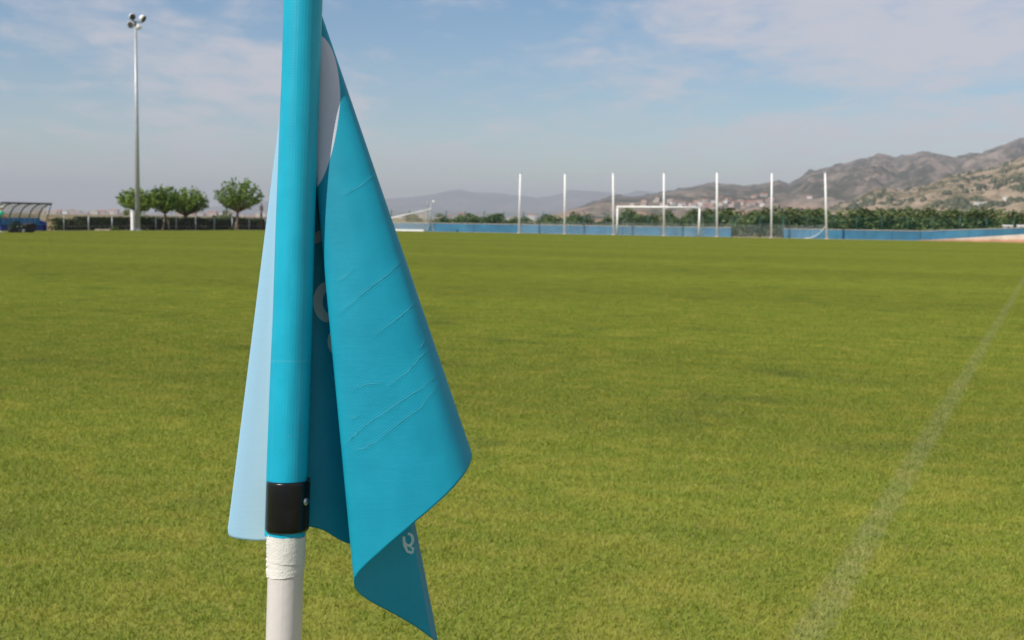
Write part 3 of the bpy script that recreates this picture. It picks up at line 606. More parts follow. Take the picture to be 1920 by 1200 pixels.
b.add([(x, -0.40, z) for x, z in prf] + [(x, 0.40, z) for x, z in prf], [tuple(range(6)), tuple(range(11, 5, -1))] + [(i, i + 6, (i + 1) % 6 + 6, (i + 1) % 6) for i in range(6)]); bevel(b.build('grass_box', 'rubber', mo), 0.03)
for s_ in (-1, 1):
    b = MB(); b.tube([(-0.1, 0.30 * s_, 0.45), (-0.40, 0.22 * s_, 0.92), (-0.46, 0.20 * s_, 0.93)], 0.018, 8); b.build('handle', 'dark', mo, True)
    b = MB(); b.tube([(0.02, 0.375 * s_, 0.40), (0.02, 0.40 * s_, 0.40)], 0.05, 12); b.build('hub_cap', 'metal', mo); b = MB(); b.tube([(0.28, 0.375 * s_, 0.40), (0.28, 0.40 * s_, 0.40)], 0.045, 12); b.build('hub_cap', 'metal', mo)
b = MB(); b.tube([(-0.43, -0.26, 0.93), (-0.43, 0.26, 0.93)], 0.018, 8); b.build('handlebar', 'dark', mo)

# ------------------------------------------------------------------ blue wall behind the goal
LW = 105.2
def wall_run(xa, xb, label, n, pts=None, zb=0.0):
    a, b = (on_along(xa, LW), on_along(xb, LW)) if pts is None else pts
    L = (b - a).length; rz = math.atan2((b - a).y, (b - a).x); t = thing('blue_wall', label, 'wall', a, rz); return t, L
def panel_mesh(x0, x1, z0a, z0b, z1a, z1b, th=0.12):
    vs_ = [(x0, -th / 2, z0a), (x1, -th / 2, z0b), (x1, th / 2, z0b), (x0, th / 2, z0a), (x0, -th / 2, z1a), (x1, -th / 2, z1b), (x1, th / 2, z1b), (x0, th / 2, z1a)]
    mb = MB(); mb.add(vs_, [(0, 3, 2, 1), (4, 5, 6, 7), (0, 1, 5, 4), (1, 2, 6, 5), (2, 3, 7, 6), (3, 0, 4, 7)]); return mb
def build_wall(t, L, n, zf0, zf1, post=True):
    for k in range(n):
        x0, x1 = L * k / n + 0.008, L * (k + 1) / n - 0.008
        panel_mesh(x0, x1, zf0(x0 / L), zf0(x1 / L), zf1(x0 / L), zf1(x1 / L)).build('panel', 'blue', t)
        panel_mesh(x0 - 0.006, x1 + 0.006, zf1(x0 / L), zf1(x1 / L), zf1(x0 / L) + 0.05, zf1(x1 / L) + 0.05, 0.18).build('coping', 'coping', t)
WH = 0.80
t, L = wall_run(560, 1371, 'long low blue wall of panels running behind the goal', 9); build_wall(t, L, 9, lambda q: 0.0, lambda q: WH)
t, L = wall_run(1469, 1726, 'low blue wall stretch right of the gap under the last net poles', 5); build_wall(t, L, 5, lambda q: 0.0, lambda q: WH - 0.02)
# the wall turns along the side of the pitch and climbs a whitewashed plinth
wa = on_along(1727, LW); wb = ground(1920, 455.5); wc = wa + (wb - wa) * 1.9
zbase = zat(1920, 439.5, wb); ztop2 = zat(1920, 427, wb)
t, L = wall_run(0, 0, 'blue wall climbing on a whitewashed earthy plinth at the right edge', 8, (wa, wc))
q1 = 1 / 1.9; build_wall(t, L, 8, lambda q: 0.02 + zbase * q / q1, lambda q: WH - 0.02 + (ztop2 - WH) * q / q1)
for k in range(8):
    x0, x1 = L * k / 8, L * (k + 1) / 8 - 0.006
    panel_mesh(x0, x1, -0.1, -0.1, max(0.015, zbase * k / 8 / q1 + 0.01), zbase * (k + 1) / 8 / q1 + 0.01, 0.22).build('plinth_block', 'plinth', t)
eb = MB(); nrm = Vector(((wb - wa).y, -(wb - wa).x, 0)).normalized(); nrm = nrm if nrm.y < 0 else -nrm; er = []
for k in range(41):
    q = k / 40; c0 = wa.lerp(wc, q); hb = 0.06 + min(1, q * 1.9) * 0.30 * (0.8 + 0.5 * noise.noise(Vector((q * 30, 0, 0)))); er.append([c0 + nrm * 0.12 + Vector((0, 0, hb)), c0 + nrm * (0.35 + 0.1 * noise.noise(Vector((q * 40, 3, 0)))) + Vector((0, 0, hb * 0.75)), c0 + nrm * 0.95 + Vector((0, 0, 0.012))])
eb.sheet(er); tag(eb.build('earth_bank', 'earth', smooth=True), kind='structure')
# pale benches of stone on top behind it
for xx, w_, lab in ((1890, 18, 'flat white block on the ground behind the climbing blue wall, left of two'), (1915, 14, 'flat white block behind the climbing blue wall at the frame edge')):
    pp = at(xx, 424, wb.y + 5); z0 = zat(xx, 427, pp); z1 = zat(xx, 422, pp); pp.z = 0
    mb = MB(); mb.box((0, 0, z1 - 0.06), w_ * pp.y / F, 0.5, 0.14); o = thing('stone_bench', lab, 'bench', pp); bevel(mb.build('slab', 'white', o), 0.02)
    for sx in (-0.3, 0.3): mb = MB(); mb.box((sx * w_ * pp.y / F, 0, (z1 - 0.13) / 2), 0.15, 0.4, z1 - 0.13); mb.build('leg', 'white', o)
# green mesh fence behind the wall, with posts
fa, fb_ = on_along(700, LW + 0.6), on_along(1900, LW + 0.6); Lg = (fb_ - fa).length; rz = math.atan2((fb_ - fa).y, (fb_ - fa).x)
t = thing('mesh_fence', 'green wire mesh fence on dark posts behind the low blue wall', 'fence', fa, rz)
pmh = MB(); pmh.tube([(0, 0, -0.05), (0, 0, 2.05)], 0.04, 8); pmm = pmh.mesh('fence_post', 'greensteel', True)
npst = int(Lg / 2.05)
for k in range(npst + 1): o = bpy.data.objects.new('fence_post', pmm); COL.objects.link(o); o.parent = t; o.location = (Lg * k / npst, 0, 0)
for k in range(npst):
    x0, x1 = Lg * k / npst + 0.04, Lg * (k + 1) / npst - 0.04; mb = MB(); mb.sheet([[(x0, 0.01, 0.05), (x1, 0.01, 0.05)], [(x0, 0.01, 1.95), (x1, 0.01, 1.95)]], [[(x0, 0.05), (x1, 0.05)], [(x0, 1.95), (x1, 1.95)]]); mb.build('mesh_panel', 'net_green', t)
# gate posts at the gap
for x, lab in ((1372.5, 'dark green post at the left side of the gap in the blue wall'), (1468, 'dark green post at the right side of the gap in the blue wall')):
    p = on_along(x, LW + 0.05); mb = MB(); mb.tube([(0, 0, -0.05), (0, 0, 1.75)], 0.07, 10); mb.tube([(0, 0, 1.75), (0, 0, 1.80)], [0.085, 0.05], 10); tag(mb.build('gate_post', 'greensteel', None, True, p), lab, 'post')

# orchard trees behind the wall
protos = []
LABL = 'low dark green tree in the thin row behind the blue wall left of the goal'
LABR = 'bushy dark green tree in the dense row behind the blue wall right of the goal'
def put_row(specs, label, group):
    for (x, dA, yt, wpx) in specs:
        p = on_along(x, LW + dA); zt = zat(x, yt, p); r = wpx / 2 / sc_at(p)
        if len(protos) < 6:
            o = bush('orchard_tree', label, 'tree', p, 1.0, 2.4, 1500, 'leafO', group, leaf=0.12, lumps=13); protos.append(o)
        else: o = copy_tree(random.choice(protos)); o.location = p; o.rotation_euler = (0, 0, random.uniform(0, 6.28)); tag(o, label, 'tree', group)
        if (x, yt) in ((1078, 397), (775, 402)): o['label'] = 'tall narrow tree standing above the thin row behind the second net pole' if x == 1078 else 'small olive tree seen through the tan net of the training goal'
        o.scale = (r * 1.25, r * 1.25, zt / 2.4 * 1.08)
sp_l = [(x + random.uniform(-6, 6), random.uniform(5, 9), random.uniform(400, 406), random.uniform(34, 52)) for x in list(range(830, 870, 22)) + list(range(884, 970, 24)) + list(range(985, 1160, 30))]
sp_l += [(1078, 8, 397, 26), (775, 6, 402, 30)]
put_row(sp_l, LABL, 'trees behind the wall left of the goal')
sp_r = [(x + random.uniform(-8, 8), random.uniform(5, 10), random.uniform(388, 404), random.uniform(40, 66)) for x in range(1180, 2060, 27)]
put_row(sp_r, LABR, 'trees behind the wall right of the goal')
sp_b = [(x + random.uniform(-8, 8), random.uniform(14, 26), random.uniform(389, 396), random.uniform(50, 70)) for x in range(1300, 2060, 40)]
put_row(sp_b, 'paler hazy tree standing behind the dense row right of the goal', 'second row of trees right of the goal')

# ------------------------------------------------------------------ goal
LG = 100.0; gl, gr = on_along(1159.5, LG), on_along(1307.5, LG); gw = 7.32
cg = (gl + gr) / 2; gd = VA * -1; back = UA
t = thing('football_goal', 'white full-size football goal at the far end of the pitch', 'goal', cg, math.atan2(gd.y, gd.x))
for s_ in (-1, 1):
    mb = MB(); mb.tube([(s_ * gw / 2, 0, 0), (s_ * gw / 2, 0, 2.42)], 0.08, 14); mb.build('post', 'white', t, True)
    mb = MB(); mb.tube([(s_ * gw / 2, 0.05, 2.42), (s_ * gw / 2, 0.9, 2.35), (s_ * gw / 2, 1.9, 0.04)], 0.012, 6); mb.build('net_stay', 'grey', t)
mb = MB(); mb.tube([(-gw / 2 - 0.08, 0, 2.50), (gw / 2 + 0.08, 0, 2.50)], 0.08, 14); mb.build('crossbar', 'white', t, True)
prn = [(0.06, 2.45), (0.7, 2.05), (1.3, 1.25), (1.7, 0.55), (1.9, 0.03)]; rows = []; uvr = []
for i, (a, b) in enumerate(prn): rows.append([(-gw / 2 + gw * k / 12, a, b - 0.16 * math.sin(math.pi * k / 12) * (0 < i < 4)) for k in range(13)]); uvr.append([(gw * k / 12 + 0.01, i * 0.75 + 0.01) for k in range(13)])
mb = MB(); mb.sheet(rows, uvr); mb.build('net', 'net', t, True)
for s_ in (-1, 1):
    mb = MB(); mb.sheet([[(s_ * gw / 2, 0.02, b), (s_ * gw / 2, a, b)] for a, b in prn], [[(0.02, b + 0.01), (a + 0.02, b + 0.01)] for a, b in prn]); mb.build('side_net', 'net', t)
# seven tall net poles
LP = 103.0; order = ['leftmost of the seven tall white net poles behind the goal', 'second from left of the seven tall white net poles', 'tall white net pole just left of the goal', 'tall white net pole seen through the middle of the goal', 'tall white net pole just right of the goal', 'tall white net pole standing before the gap in the blue wall', 'rightmost of the seven tall white net poles, net edge tied to it']
pole0 = None; pts_p = []
for k, (xb, yt, xt) in enumerate(((973, 323, 976), (1058.5, 323, 1059.5), (1150.5, 322, 1149.5), (1245, 322, 1245), (1344.5, 321, 1344.5), (1446.5, 322, 1447.5), (1550.5, 322, 1547.5))):
    p = on_along(xb, LP); zt = zat(xb, yt, p); pts_p.append((p, zt))
    if pole0 is None:
        pole0 = thing('net_pole', order[k], 'pole', p, 0, 'tall white net poles behind the goal'); o = pole0
        mb = MB(); mb.tube([(0, 0, -0.05), (0, 0, 5.7)], [0.090, 0.080], 12); mb.build('shaft', 'white', o, True)
        mb = MB(); mb.tube([(0, 0, 5.7), (0, 0, 5.74), (0, 0, 5.78)], [0.11, 0.10, 0.03], 12); mb.build('cap', 'grey', o, True)
        mb = MB(); mb.tube([(0, 0, 0), (0, 0, 0.10)], [0.2, 0.16], 12); mb.build('footing', 'coping', o)
    else: o = copy_tree(pole0); o.location = p; tag(o, order[k])
    o.scale = (1, 1, zt / 5.78)
    lean = (xt - xb) / (445 - yt) - ROLL - (xb - 960) * math.tan(PITCH) / F     # real lean once the camera's own is taken out
    o.rotation_euler = (0, math.atan(lean), 0)
# slack ball-stop net hanging low along the poles, its right edge swinging to the last pole
a, b = pts_p[0][0], pts_p[6][0]; Ln = (b - a).length; t = thing('ball_stop_net', 'slack white ball-stop net hanging low along the tall poles', 'net', a + UA * 0.1, math.atan2((b - a).y, (b - a).x))
rows = []; uvr = []; nz = 8
edge = [(Ln - 1.85, 0.03), (Ln - 1.35, 0.08), (Ln - 0.95, 0.25), (Ln - 0.6, 0.52), (Ln - 0.32, 0.85), (Ln - 0.05, 1.25)]
for i in range(len(edge)):
    xe, z = edge[i]; rows.append([(xe * k / 40, 0.12 * math.sin(k * 1.7), max(0.02, z * (1 - 0.10 * abs(math.sin(math.pi * k / 40 * 6))))) for k in range(41)]); uvr.append([(xe * k / 40 + 0.01, z + 0.01) for k in range(41)])
mb = MB(); mb.sheet(rows, uvr); mb.build('netting', 'net_stop', t, True)
mb = MB(); mb.tube([(x, 0, z) for x, z in edge], 0.022, 6); mb.build('edge_rope', 'white', t, True)

# tipped training goal and lamp tripod at the left end of the wall
Lt = 101.0; p = on_along(795, Lt); rzl = math.atan2(gd.y, gd.x); q = on_along(655, Lt); Lq = (p - q).length; hq = zat(803, 392, p)
t = thing('training_goal', 'white training goal with tan net lying beside the corner flag edge', 'goal', q, rzl)
mb = MB(); mb.box((Lq / 2, 0, 0.10), Lq, 0.14, 0.16); bevel(mb.build('ground_bar', 'white', t), 0.03)
mb = MB(); mb.tube([(0, 0.5, 0.35), (Lq + 0.45, 0.5, hq)], 0.055, 10); mb.build('sloping_bar', 'white', t, True)
mb = MB(); mb.tube([(Lq + 0.42, 0.5, hq), (Lq + 0.25, 0.25, 0.1)], 0.03, 8); mb.build('upright', 'grey', t)
nn_ = 20; mb = MB(); rows = []; uvr = []
for k in range(nn_ + 1):
    x = (Lq + 0.3) * k / nn_; zt = 0.32 + (hq - 0.4) * k / nn_; rows.append([(x, 0.1 + 0.4 * i / 6 + 0.05 * math.sin(k + i), 0.14 + (zt - 0.14) * i / 6) for i in range(7)]); uvr.append([(x + 0.01, 0.14 + (zt - 0.14) * i / 6) for i in range(7)])
mb.sheet(rows, uvr); mb.build('net', 'net_old', t, True)
p = on_along(809, 102.6); zt = zat(806, 378, p); t = thing('lamp_tripod', 'slim grey tripod mast with two small lamps left of the blue wall end', 'mast', p)
mb = MB(); mb.tube([(0, 0, 0.3), (-0.12, 0, zt)], [0.05, 0.035], 8); mb.build('mast', 'grey', t, True)
for k, (dx, dy) in enumerate(((-0.55, -0.1), (0.22, -0.35), (0.25, 0.4))): mb = MB(); mb.tube([(-0.02, 0, 0.95), (dx, dy, 0.0)], 0.025, 6); mb.build('leg', 'grey', t)
mb = MB(); mb.tube([(-0.40, 0, zt - 0.12), (0.20, 0, zt - 0.06)], 0.025, 6); mb.build('crossarm', 'grey', t)
for dx, m_ in ((-0.34, 'grey'), (0.16, 'white')): mb = MB(); mb.box((dx, -0.05, zt - 0.22 if m_ == 'grey' else zt + 0.02), 0.22, 0.16, 0.34 if m_ == 'grey' else 0.18); bevel(mb.build('lamp', m_, t), 0.03)

# ------------------------------------------------------------------ corner flag
def pcx(y): return 532 + (1200 - y) * 0.0302
base = None
p0, p1 = P3(pcx(1200), 1200), P3(pcx(-150), -150)
dd = (p0 - p1).normalized(); base = p0 + dd * (-p0.z / dd.z)
flag = thing('corner_flag', 'leaning corner pole with turquoise flag hanging in folds, closest to the camera', 'corner flag', base)
K = 1 / 2125.0
def ring(y, rpx, n=40, a0=0.0, a1=2 * math.pi):
    c0 = P3(pcx(y), y)
    return [c0 + (RT * math.sin(a0 + (a1 - a0) * k / n) - FW * math.cos(a0 + (a1 - a0) * k / n)) * rpx * K - base for k in range(n + 1)]
def clothmat(name, rib):
    m, nt, o = newmat(name)
    uv = N(nt, 'ShaderNodeUVMap', uv_map='UVMap').outputs[0]; s = N(nt, 'ShaderNodeSeparateXYZ', ins={0: uv})
    x, y = s.outputs[0], s.outputs[1]                                  # cloth coordinates, 1 unit = 1000 threads of the print grid
    teal = (0.012, 0.275, 0.400)
    pr = noisef(nt, uv, 9.0, 5, 0.6)
    c = mixc(nt, sstep(nt, pr, 0.3, 0.7), (0.004, 0.345, 0.505), (0.007, 0.395, 0.565))
    if rib:
        w1 = N(nt, 'ShaderNodeMath', operation='SINE', ins={0: M(nt, 'MULTIPLY', x, 1050.0)}).outputs[0]; w2 = N(nt, 'ShaderNodeMath', operation='SINE', ins={0: M(nt, 'MULTIPLY', y, 1250.0)}).outputs[0]
        wv = M(nt, 'ADD', M(nt, 'MULTIPLY', w1, 0.6), M(nt, 'MULTIPLY', w2, 0.4)); ht = M(nt, 'ADD', M(nt, 'MULTIPLY', wv, 0.5), noisef(nt, vscale(nt, uv, (60, 400, 1)), 1.0, 3))
        c = mixc(nt, sstep(nt, noisef(nt, uv, 160.0, 3), 0.72, 0.80), c, (0.35, 0.5, 0.55))
        # a band of plain sleeve with a pressed crease half way down
        cr = sstep(nt, M(nt, 'ABSOLUTE', M(nt, 'SUBTRACT', y, M(nt, 'ADD', 0.672, M(nt, 'MULTIPLY', noisef(nt, uv, 30.0, 2), 0.008)))), 0.0, 0.004, 1, 0); c = mixc(nt, M(nt, 'MULTIPLY', cr, 0.10), c, (0.2, 0.5, 0.6))
        rough, bs, bd = 0.42, 0.16, 0.0005
    else:
        lay = N(nt, 'ShaderNodeAttribute', attribute_name='across', attribute_type='GEOMETRY').outputs['Fac']
        tw = M(nt, 'ADD', M(nt, 'MULTIPLY', x, 0.75), y)
        w1 = N(nt, 'ShaderNodeMath', operation='SINE', ins={0: M(nt, 'MULTIPLY', tw, 1150.0)}).outputs[0]
        ht = M(nt, 'ADD', M(nt, 'MULTIPLY', w1, 0.22), M(nt, 'ADD', M(nt, 'MULTIPLY', noisef(nt, uv, 14.0, 6, 0.62), 2.4), M(nt, 'MULTIPLY', noisef(nt, vscale(nt, uv, (18, 140, 1)), 1.0, 3), 1.0)))
        c = mixc(nt, M(nt, 'MULTIPLY', sstep(nt, w1, 0.0, 1.0), 0.06), c, (0.10, 0.50, 0.62)); c = mixc(nt, M(nt, 'MULTIPLY', sstep(nt, noisef(nt, uv, 420.0, 2, 0.7), 0.5, 0.8), 0.25), c, (0.02, 0.22, 0.34))
        panel = M(nt, 'MULTIPLY', M(nt, 'GREATER_THAN', lay, 13.6), M(nt, 'LESS_THAN', lay, 20.2))
        # pale band next to the sleeve
        pale = sstep(nt, lay, 4.6, 5.2, 1, 0)
        pc = mixc(nt, sstep(nt, M(nt, 'ADD', x, M(nt, 'MULTIPLY', y, 0.12)), 0.545, 0.62), (0.40, 0.67, 0.86), (0.50, 0.72, 0.82)); c = mixc(nt, pale, c, pc)
        # white printed oval below the top corner
        below = M(nt, 'MAXIMUM', M(nt, 'SUBTRACT', y, 0.19), 0.0)
        ex = M(nt, 'DIVIDE', M(nt, 'SUBTRACT', x, M(nt, 'SUBTRACT', 0.594, M(nt, 'MULTIPLY', below, 0.085))), 0.044)
        ey = M(nt, 'DIVIDE', M(nt, 'SUBTRACT', y, 0.19), M(nt, 'ADD', 0.125, M(nt, 'MULTIPLY', M(nt, 'GREATER_THAN', y, 0.19), 0.045)))
        ov = M(nt, 'MULTIPLY', sstep(nt, M(nt, 'ADD', M(nt, 'MULTIPLY', ex, ex), M(nt, 'MULTIPLY', ey, ey)), 0.98, 1.02, 1, 0), panel); c = mixc(nt, ov, c, (0.70, 0.73, 0.82))
        # pale hem along the free edge
        c = mixc(nt, sstep(nt, lay, 24.55, 24.6), c, (0.10, 0.36, 0.50))
        rough, bs, bd = 0.46, 0.22, 0.0006
    b = N(nt, 'ShaderNodeBsdfPrincipled', ins={'Base Color': c, 'Roughness': rough, 'Specular IOR Level': 0.34})
    bn = N(nt, 'ShaderNodeBump', ins={'Strength': bs, 'Distance': bd, 'Height': ht}); nt.links.new(bn.outputs[0], b.inputs['Normal'])
    t = N(nt, 'ShaderNodeBsdfTranslucent', ins={'Color': c}); mx = N(nt, 'ShaderNodeMixShader', ins={0: 0.0 if rib else 0.28}); nt.links.new(b.outputs[0], mx.inputs[1]); nt.links.new(t.outputs[0], mx.inputs[2])
    nt.links.new(mx.outputs[0], o.inputs[0]); return m
# white pole
mb = MB(); ys = [1004 + 0.0 * k for k in (0,)]
yb = 1200 + (base.z - p0.z) / (dd.z) * 0  # pole below the frame runs straight to the turf
rows = [[v for v in ring(y, 33.3)] for y in (-154, 300, 700, 1000, 1200)]
axis = dd; low = [Vector(v) + axis * ((p0.z + 0.04) / -dd.z) for v in rows[-1]]; rows.append(low)
mb.sheet(rows); mb.build('pole', pmat('white_plastic_pole', (0.64, 0.60, 0.575), 0.38, 0.03, 3.0, dirt=((0.60, 0.52, 0.45), 14.0, 0.3), bump=0.05, bscale=120), flag, True)
mb = MB(); mb.sheet([ring(-154, 36.5), ring(-160, 30), ring(-163, 15), ring(-164, 0.5)]); mb.build('cap', 'dark', flag, True)
# sleeve with a seam fin on its left side
def sleeve_row(y):
    n = 56; out = []; uvr = []; rb = 35.0 + 1.6 * max(0, (500 - y) / 650); fin = 7.0 * min(1, max(0, (y - 150) / 700))
    for k in range(n + 1):
        a = 2 * math.pi * k / n; r = rb + 0.5 * noise.noise(Vector((math.cos(a) * 2, math.sin(a) * 2, y * 0.006))) * 2
        da = abs((a - math.radians(278) + math.pi) % (2 * math.pi) - math.pi); r += fin * max(0, 1 - da / 0.22) ** 0.7
        c0 = P3(pcx(y), y); out.append(c0 + (RT * math.sin(a) - FW * math.cos(a)) * r * K - base); uvr.append((a * 0.035, y / 1000))
    return out, uvr
rows = []; uvr = []
for i in range(61): r_, u_ = sleeve_row(-154 + (1004 + 154) * i / 60); rows.append(r_); uvr.append(u_)
mb = MB(); mb.sheet(rows, uvr); mb.build('sleeve', clothmat('turquoise_sleeve_cloth', True), flag, True)
# tape, two loose turns of it
def tape(y0, y1, r0, ph, nm):
    rows = []
    for i in range(25):
        row = []; q = i / 24
        for k in range(65):
            a = 2 * math.pi * k / 64; y = y0 + (y1 - y0) * q + 5 * math.sin(a + ph) * (0.4 + 0.6 * q) + (3.5 * noise.noise(Vector((math.cos(a) * 3, math.sin(a) * 4, ph))) if i in (0, 24) else 0)
            wr = noise.fractal(Vector((math.cos(a) * 2.2, math.sin(a) * 2.2, y * 0.05 + ph)), 1.0, 2.1, 3)
            pinch = 2.6 * max(0, 1 - abs((a - math.radians(283) + math.pi) % (2 * math.pi) - math.pi) / 0.35) * (0.5 + 0.8 * noise.noise(Vector((0, 0, y * 0.2))))
            c0 = P3(pcx(y), y); row.append(c0 + (RT * math.sin(a) - FW * math.cos(a)) * (r0 + 0.35 * abs(wr) + 0.35 * max(0, noise.noise(Vector((math.cos(a) * 1.2, math.sin(a) * 1.2, y * 0.16 + a * 0.8)))) * 2 + 1.5 * max(0, pinch)) * K - base)
        rows.append(row)
    mb = MB(); mb.sheet(rows); return mb.build('tape', TAPE, flag, True)
TAPE = pmat('cloth_tape', (0.70, 0.68, 0.63), 0.9, 0.08, 30, bump=0.2, bscale=700)
tape(1003, 1050, 35.2, 0.6, 'tape'); tape(1030, 1074, 34.4, 2.4, 'tape')
# black plastic clamp, open on the right where a screw holds it
bl = pmat('black_plastic', (0.006, 0.006, 0.007), 0.28, 0.2, 30, spec=0.35, dirt=((0.06, 0.06, 0.06), 90, 0.08))
def crow(y, r): return ring(y, r, 40, math.radians(-118), math.radians(98))
prof_c = [(904, 36.4), (903, 37.6), (904, 38.2), (907, 38.4), (948, 38.3), (987, 38.4), (990.5, 38.2), (992.5, 37.6), (992, 36.4)]
mb = MB(); mb.sheet([crow(y, r) for y, r in prof_c]); clamp = mb.build('clamp', bl, flag, True)
sd_ = clamp.modifiers.new('thick', 'SOLIDIFY'); sd_.thickness = 0.0012
def edge_strip(adeg, y0, y1, r0, r1, nm):
    mb = MB(); rows = []
    for a in (adeg - 6, adeg - 3, adeg + 3):
        rows.append([P3(pcx(y), y) + (RT * math.sin(math.radians(a)) - FW * math.cos(math.radians(a))) * r * K - base for y, r in ((y0, r0), (y0, r1), (y0 + 4, r1 + 1), (y1 - 4, r1 + 1), (y1, r1), (y1, r0))])
    mb.sheet(rows); o = mb.build(nm, bl, clamp, True); s_ = o.modifiers.new('thick', 'SOLIDIFY'); s_.thickness = 0.0014
edge_strip(84, 894, 990, 36.5, 40.0, 'lip'); edge_strip(-80, 903, 992, 36.5, 38.6, 'lip')
sdir = (RT * math.sin(math.radians(66)) - FW * math.cos(math.radians(66))); sc0 = P3(pcx(938), 938) + sdir * 38.3 * K - base
mb = MB(); r_ = 8.2 * K; mb.tube([sc0, sc0 + sdir * 0.8 * K, sc0 + sdir * 3.2 * K, sc0 + sdir * 4.6 * K, sc0 + sdir * 5.0 * K], [r_, r_ * 1.02, r_ * 0.85, r_ * 0.5, r_ * 0.15], 20); screw = mb.build('screw', 'metal', clamp, True)
sx_v = sdir.cross(UP).normalized(); sy_v = sdir.cross(sx_v)
mb = MB()
for v in (sx_v + sy_v, sx_v - sy_v): v = v.normalized(); mb.tube([sc0 + sdir * 4.7 * K - v * 3.4 * K, sc0 + sdir * 5.1 * K, sc0 + sdir * 4.7 * K + v * 3.4 * K], 0.55 * K, 6)
mb.build('slot', 'dark', screw)
# the cloth: one sheet leaving the sleeve at the left, folded back behind the pole, forward at the right, back under at the left
CP = [(505, 1013, 4, 540, 24), (480, 1014, 6, 545, 36), (450, 1011, 10, 552, 42), (432, 1006, 15, 557, 45), (428, 996, 19, 559, 47), (433, 990, 25, 560, 52), (480, 984, 42, 560, 58), (540, 984, 50, 562, 62), (600, 992, 58, 565, 58), (660, 1020, 80, 568, 58), (740, 1000, 125, 570, 58), (815, 925, 130, 571, 57), (864, 872, 80, 572, 53), (884, 850, 30, 573, 49), (880, 872, -12, 573, 44), (863, 899, -42, 572, 42), (828, 936, -60, 571, 41), (770, 986, -66, 568, 40), (712, 1036, -60, 562, 40), (673, 1073, -48, 556, 41), (664, 1092, -34, 555, 44), (671, 1109, -14, 556, 47), (695, 1128, 14, 558, 49), (740, 1152, 58, 563, 51), (785, 1179, 102, 569, 52), (822, 1207, 138, 575, 53)]
def catmull(P, q):
    i = min(int(q), len(P) - 2); f = q - i; a, b, c, d = P[max(i - 1, 0)], P[i], P[i + 1], P[min(i + 2, len(P) - 1)]
    return [0.5 * (2 * b[k] + (c[k] - a[k]) * f + (2 * a[k] - 5 * b[k] + 4 * c[k] - d[k]) * f * f + (3 * b[k] - a[k] - 3 * c[k] + d[k]) * f ** 3) for k in range(5)]
TY = -60.0; NS, NT = 320, 230
def cloth_px(q, t):
    bx_, by_, bd_, tx_, td_ = catmull(CP, q)
    x = tx_ + (bx_ - tx_) * t; y = TY + (by_ - TY) * t; d = td_ + (bd_ - td_) * t
    d += 2.2 * noise.noise(Vector((q * 0.55, t * 2.2, 1.7))) * t * (1 if 5 < q else 0.12) + (0.7 if q > 5 else 0.15) * noise.noise(Vector((q * 1.5, t * 7, 4.2))) * t
    if 15.5 < q < 20: d -= 2 * math.sin((q - 15.5) / 4.5 * math.pi) * math.sin(t * math.pi) * 0.6
    return x, y, d
# creases pressed into the panel, rising to the right (print-grid coordinates)
c7 = lambda L_: [(420 + x * 0.3834, 400 + y * 0.3834) for x, y in L_]
CREASES = [c7(L_) for L_ in ([(560, 330), (630, 280)], [(570, 490), (690, 380), (800, 300), (860, 240)], [(740, 595), (840, 520), (900, 470), (930, 435)], [(800, 850), (900, 770), (960, 700), (1005, 660)], [(590, 1130), (700, 1030), (860, 920), (960, 860), (1040, 790)], [(700, 1150), (850, 1030), (960, 950), (1055, 830)], [(640, 860), (700, 835), (780, 830)], [(950, 665), (985, 620)], [(620, 1010), (660, 990)])]
CREASES += [[(643, 367), (673, 350), (702, 327)], [(645, 835), (663, 817), (680, 803)], [(663, 843), (683, 840), (707, 827)]]
SEGS = np.array([(*a, *b) for L_ in CREASES for a, b in zip(L_[:-1], L_[1:])])
def ridge(X, Y):
    d = np.full(X.shape, 1e9); sgn = np.zeros(X.shape)
    for x0, y0, x1, y1 in SEGS:
        vx, vy = x1 - x0, y1 - y0; l2 = vx * vx + vy * vy; k = np.clip(((X - x0) * vx + (Y - y0) * vy) / l2, 0, 1)
        ex_, ey_ = X - x0 - k * vx, Y - y0 - k * vy; dd_ = np.hypot(ex_, ey_); m = dd_ < d; d = np.where(m, dd_, d); sgn = np.where(m, ey_, sgn)
    return -0.40 * np.exp(-(d / 2.8) ** 2) + 0.04 * np.exp(-((d - 9) / 7.0) ** 2) * np.sign(sgn)
rows = []; uvr = []; lay = []
pxs = np.array([[cloth_px((len(CP) - 1) * j / NS, 0.02 + 0.98 * i / NT) for j in range(NS + 1)] for i in range(NT + 1)])
qs = np.array([(len(CP) - 1) * j / NS for j in range(NS + 1)]); pan = (qs > 14.0) & (qs < 19.5)
pxs[:, pan, 2] += ridge(pxs[:, pan, 0], pxs[:, pan, 1])
for i in range(NT + 1):
    rows.append([P3(*pxs[i, j]) - base for j in range(NS + 1)]); uvr.append([(pxs[i, j, 0] / 1000, pxs[i, j, 1] / 1000) for j in range(NS + 1)]); lay += qs.tolist()
mb = MB(); mb.sheet(rows, uvr); cloth = mb.build('flag_cloth', clothmat('turquoise_flag_cloth', False), flag, True)
at_ = cloth.data.attributes.new('across', 'FLOAT', 'POINT'); at_.data.foreach_set('value', lay)
sdm = cloth.modifiers.new('thick', 'SOLIDIFY'); sdm.thickness = 0.00035; sdm.offset = 0
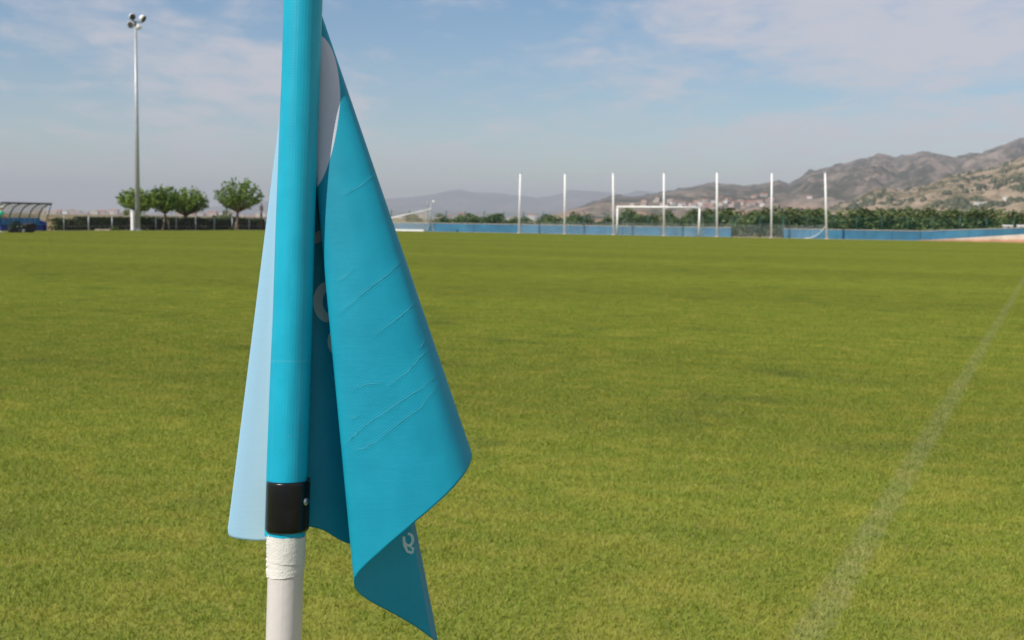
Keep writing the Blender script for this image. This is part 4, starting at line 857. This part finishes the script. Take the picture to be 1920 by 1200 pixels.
# print showing on the inner side: strokes laid on the cloth
def find(x, y, qa, qb, lo=2.0):
    best = None
    for j in range(61):
        q = qa + (qb - qa) * j / 60; bx_, by_, bd_, tx_, td_ = catmull(CP, q); t = (y - TY) / (by_ - TY); xx = tx_ + (bx_ - tx_) * t
        if best is None or abs(xx - x) < best[0]: best = (abs(xx - x), q, t)
    x2, y2, d = cloth_px(best[1], best[2]); return d
INK = pmat('pale_print', (0.30, 0.52, 0.60), 0.7, 0.05, 30)
INK2 = pmat('faint_print', (0.42, 0.62, 0.66), 0.7, 0.05, 30)
def stroke(pts, wpx, qa, qb, mat, closed=False):
    L_ = []; n = len(pts)
    for i, (x, y) in enumerate(pts):
        a = pts[(i - 1) % n] if closed or i > 0 else pts[i]; b = pts[(i + 1) % n] if closed or i < n - 1 else pts[i]
        dx, dy = b[0] - a[0], b[1] - a[1]; l = math.hypot(dx, dy) or 1; nx, ny = -dy / l * wpx / 2, dx / l * wpx / 2
        L_.append([P3(x + s_ * nx, y + s_ * ny, find(x + s_ * nx, y + s_ * ny, qa, qb) - 1.4) - base for s_ in (-1, 0, 1)])
    if closed: L_.append(L_[0])
    mb = MB(); mb.sheet(L_); mb.build('letter', mat, cloth, True)
ell = lambda cx, cy, rx, ry, a0, a1, n: [(cx + rx * math.cos(math.radians(a0 + (a1 - a0) * k / n)), cy + ry * math.sin(math.radians(a0 + (a1 - a0) * k / n))) for k in range(n + 1)]
stroke([(576, 452), (592, 446), (612, 437)], 20, 6.5, 9.5, INK2)
stroke(ell(617, 566, 21, 30, 90, 270, 16), 18, 6.8, 9.8, INK2)
stroke(ell(632, 640, 14, 22, 100, 260, 10), 8, 6.8, 9.8, INK2)
stroke(ell(766, 1012, 8, 11, -100, 150, 14) , 5.2, 21.5, 24.9, INK2)
stroke([(757, 1006), (758, 1022), (764, 1034), (773, 1037)], 5.2, 21.5, 24.9, INK2)
stroke([(773, 1037), (775, 1028), (769, 1026)], 4.6, 21.5, 24.9, INK2)

# worn creases rising across the panel
WORN = pmat('worn_crease', (0.06, 0.42, 0.55), 0.7, 0.1, 200)
def crease(pts, w_=1.3):
    out = []
    for i in range(len(pts) - 1):
        for k in range(6): f = k / 6; out.append((pts[i][0] + (pts[i + 1][0] - pts[i][0]) * f + random.uniform(-0.5, 0.5), pts[i][1] + (pts[i + 1][1] - pts[i][1]) * f + random.uniform(-0.7, 0.7)))
    out.append(pts[-1]); n = len(out); L_ = []
    for i, (x, y) in enumerate(out):
        hw = w_ / 2 * min(1, 0.25 + 2.2 * min(i, n - 1 - i) / n)
        L_.append([P3(x + s_ * 0.5 * hw, y + s_ * hw, find(x, y, 14.2, 19.8) - 1.2) - base for s_ in (-1, 1)])
    mb = MB(); mb.sheet(L_); mb.build('crease', WORN, cloth, True)
for L_ in CREASES: crease(L_, 1.1)
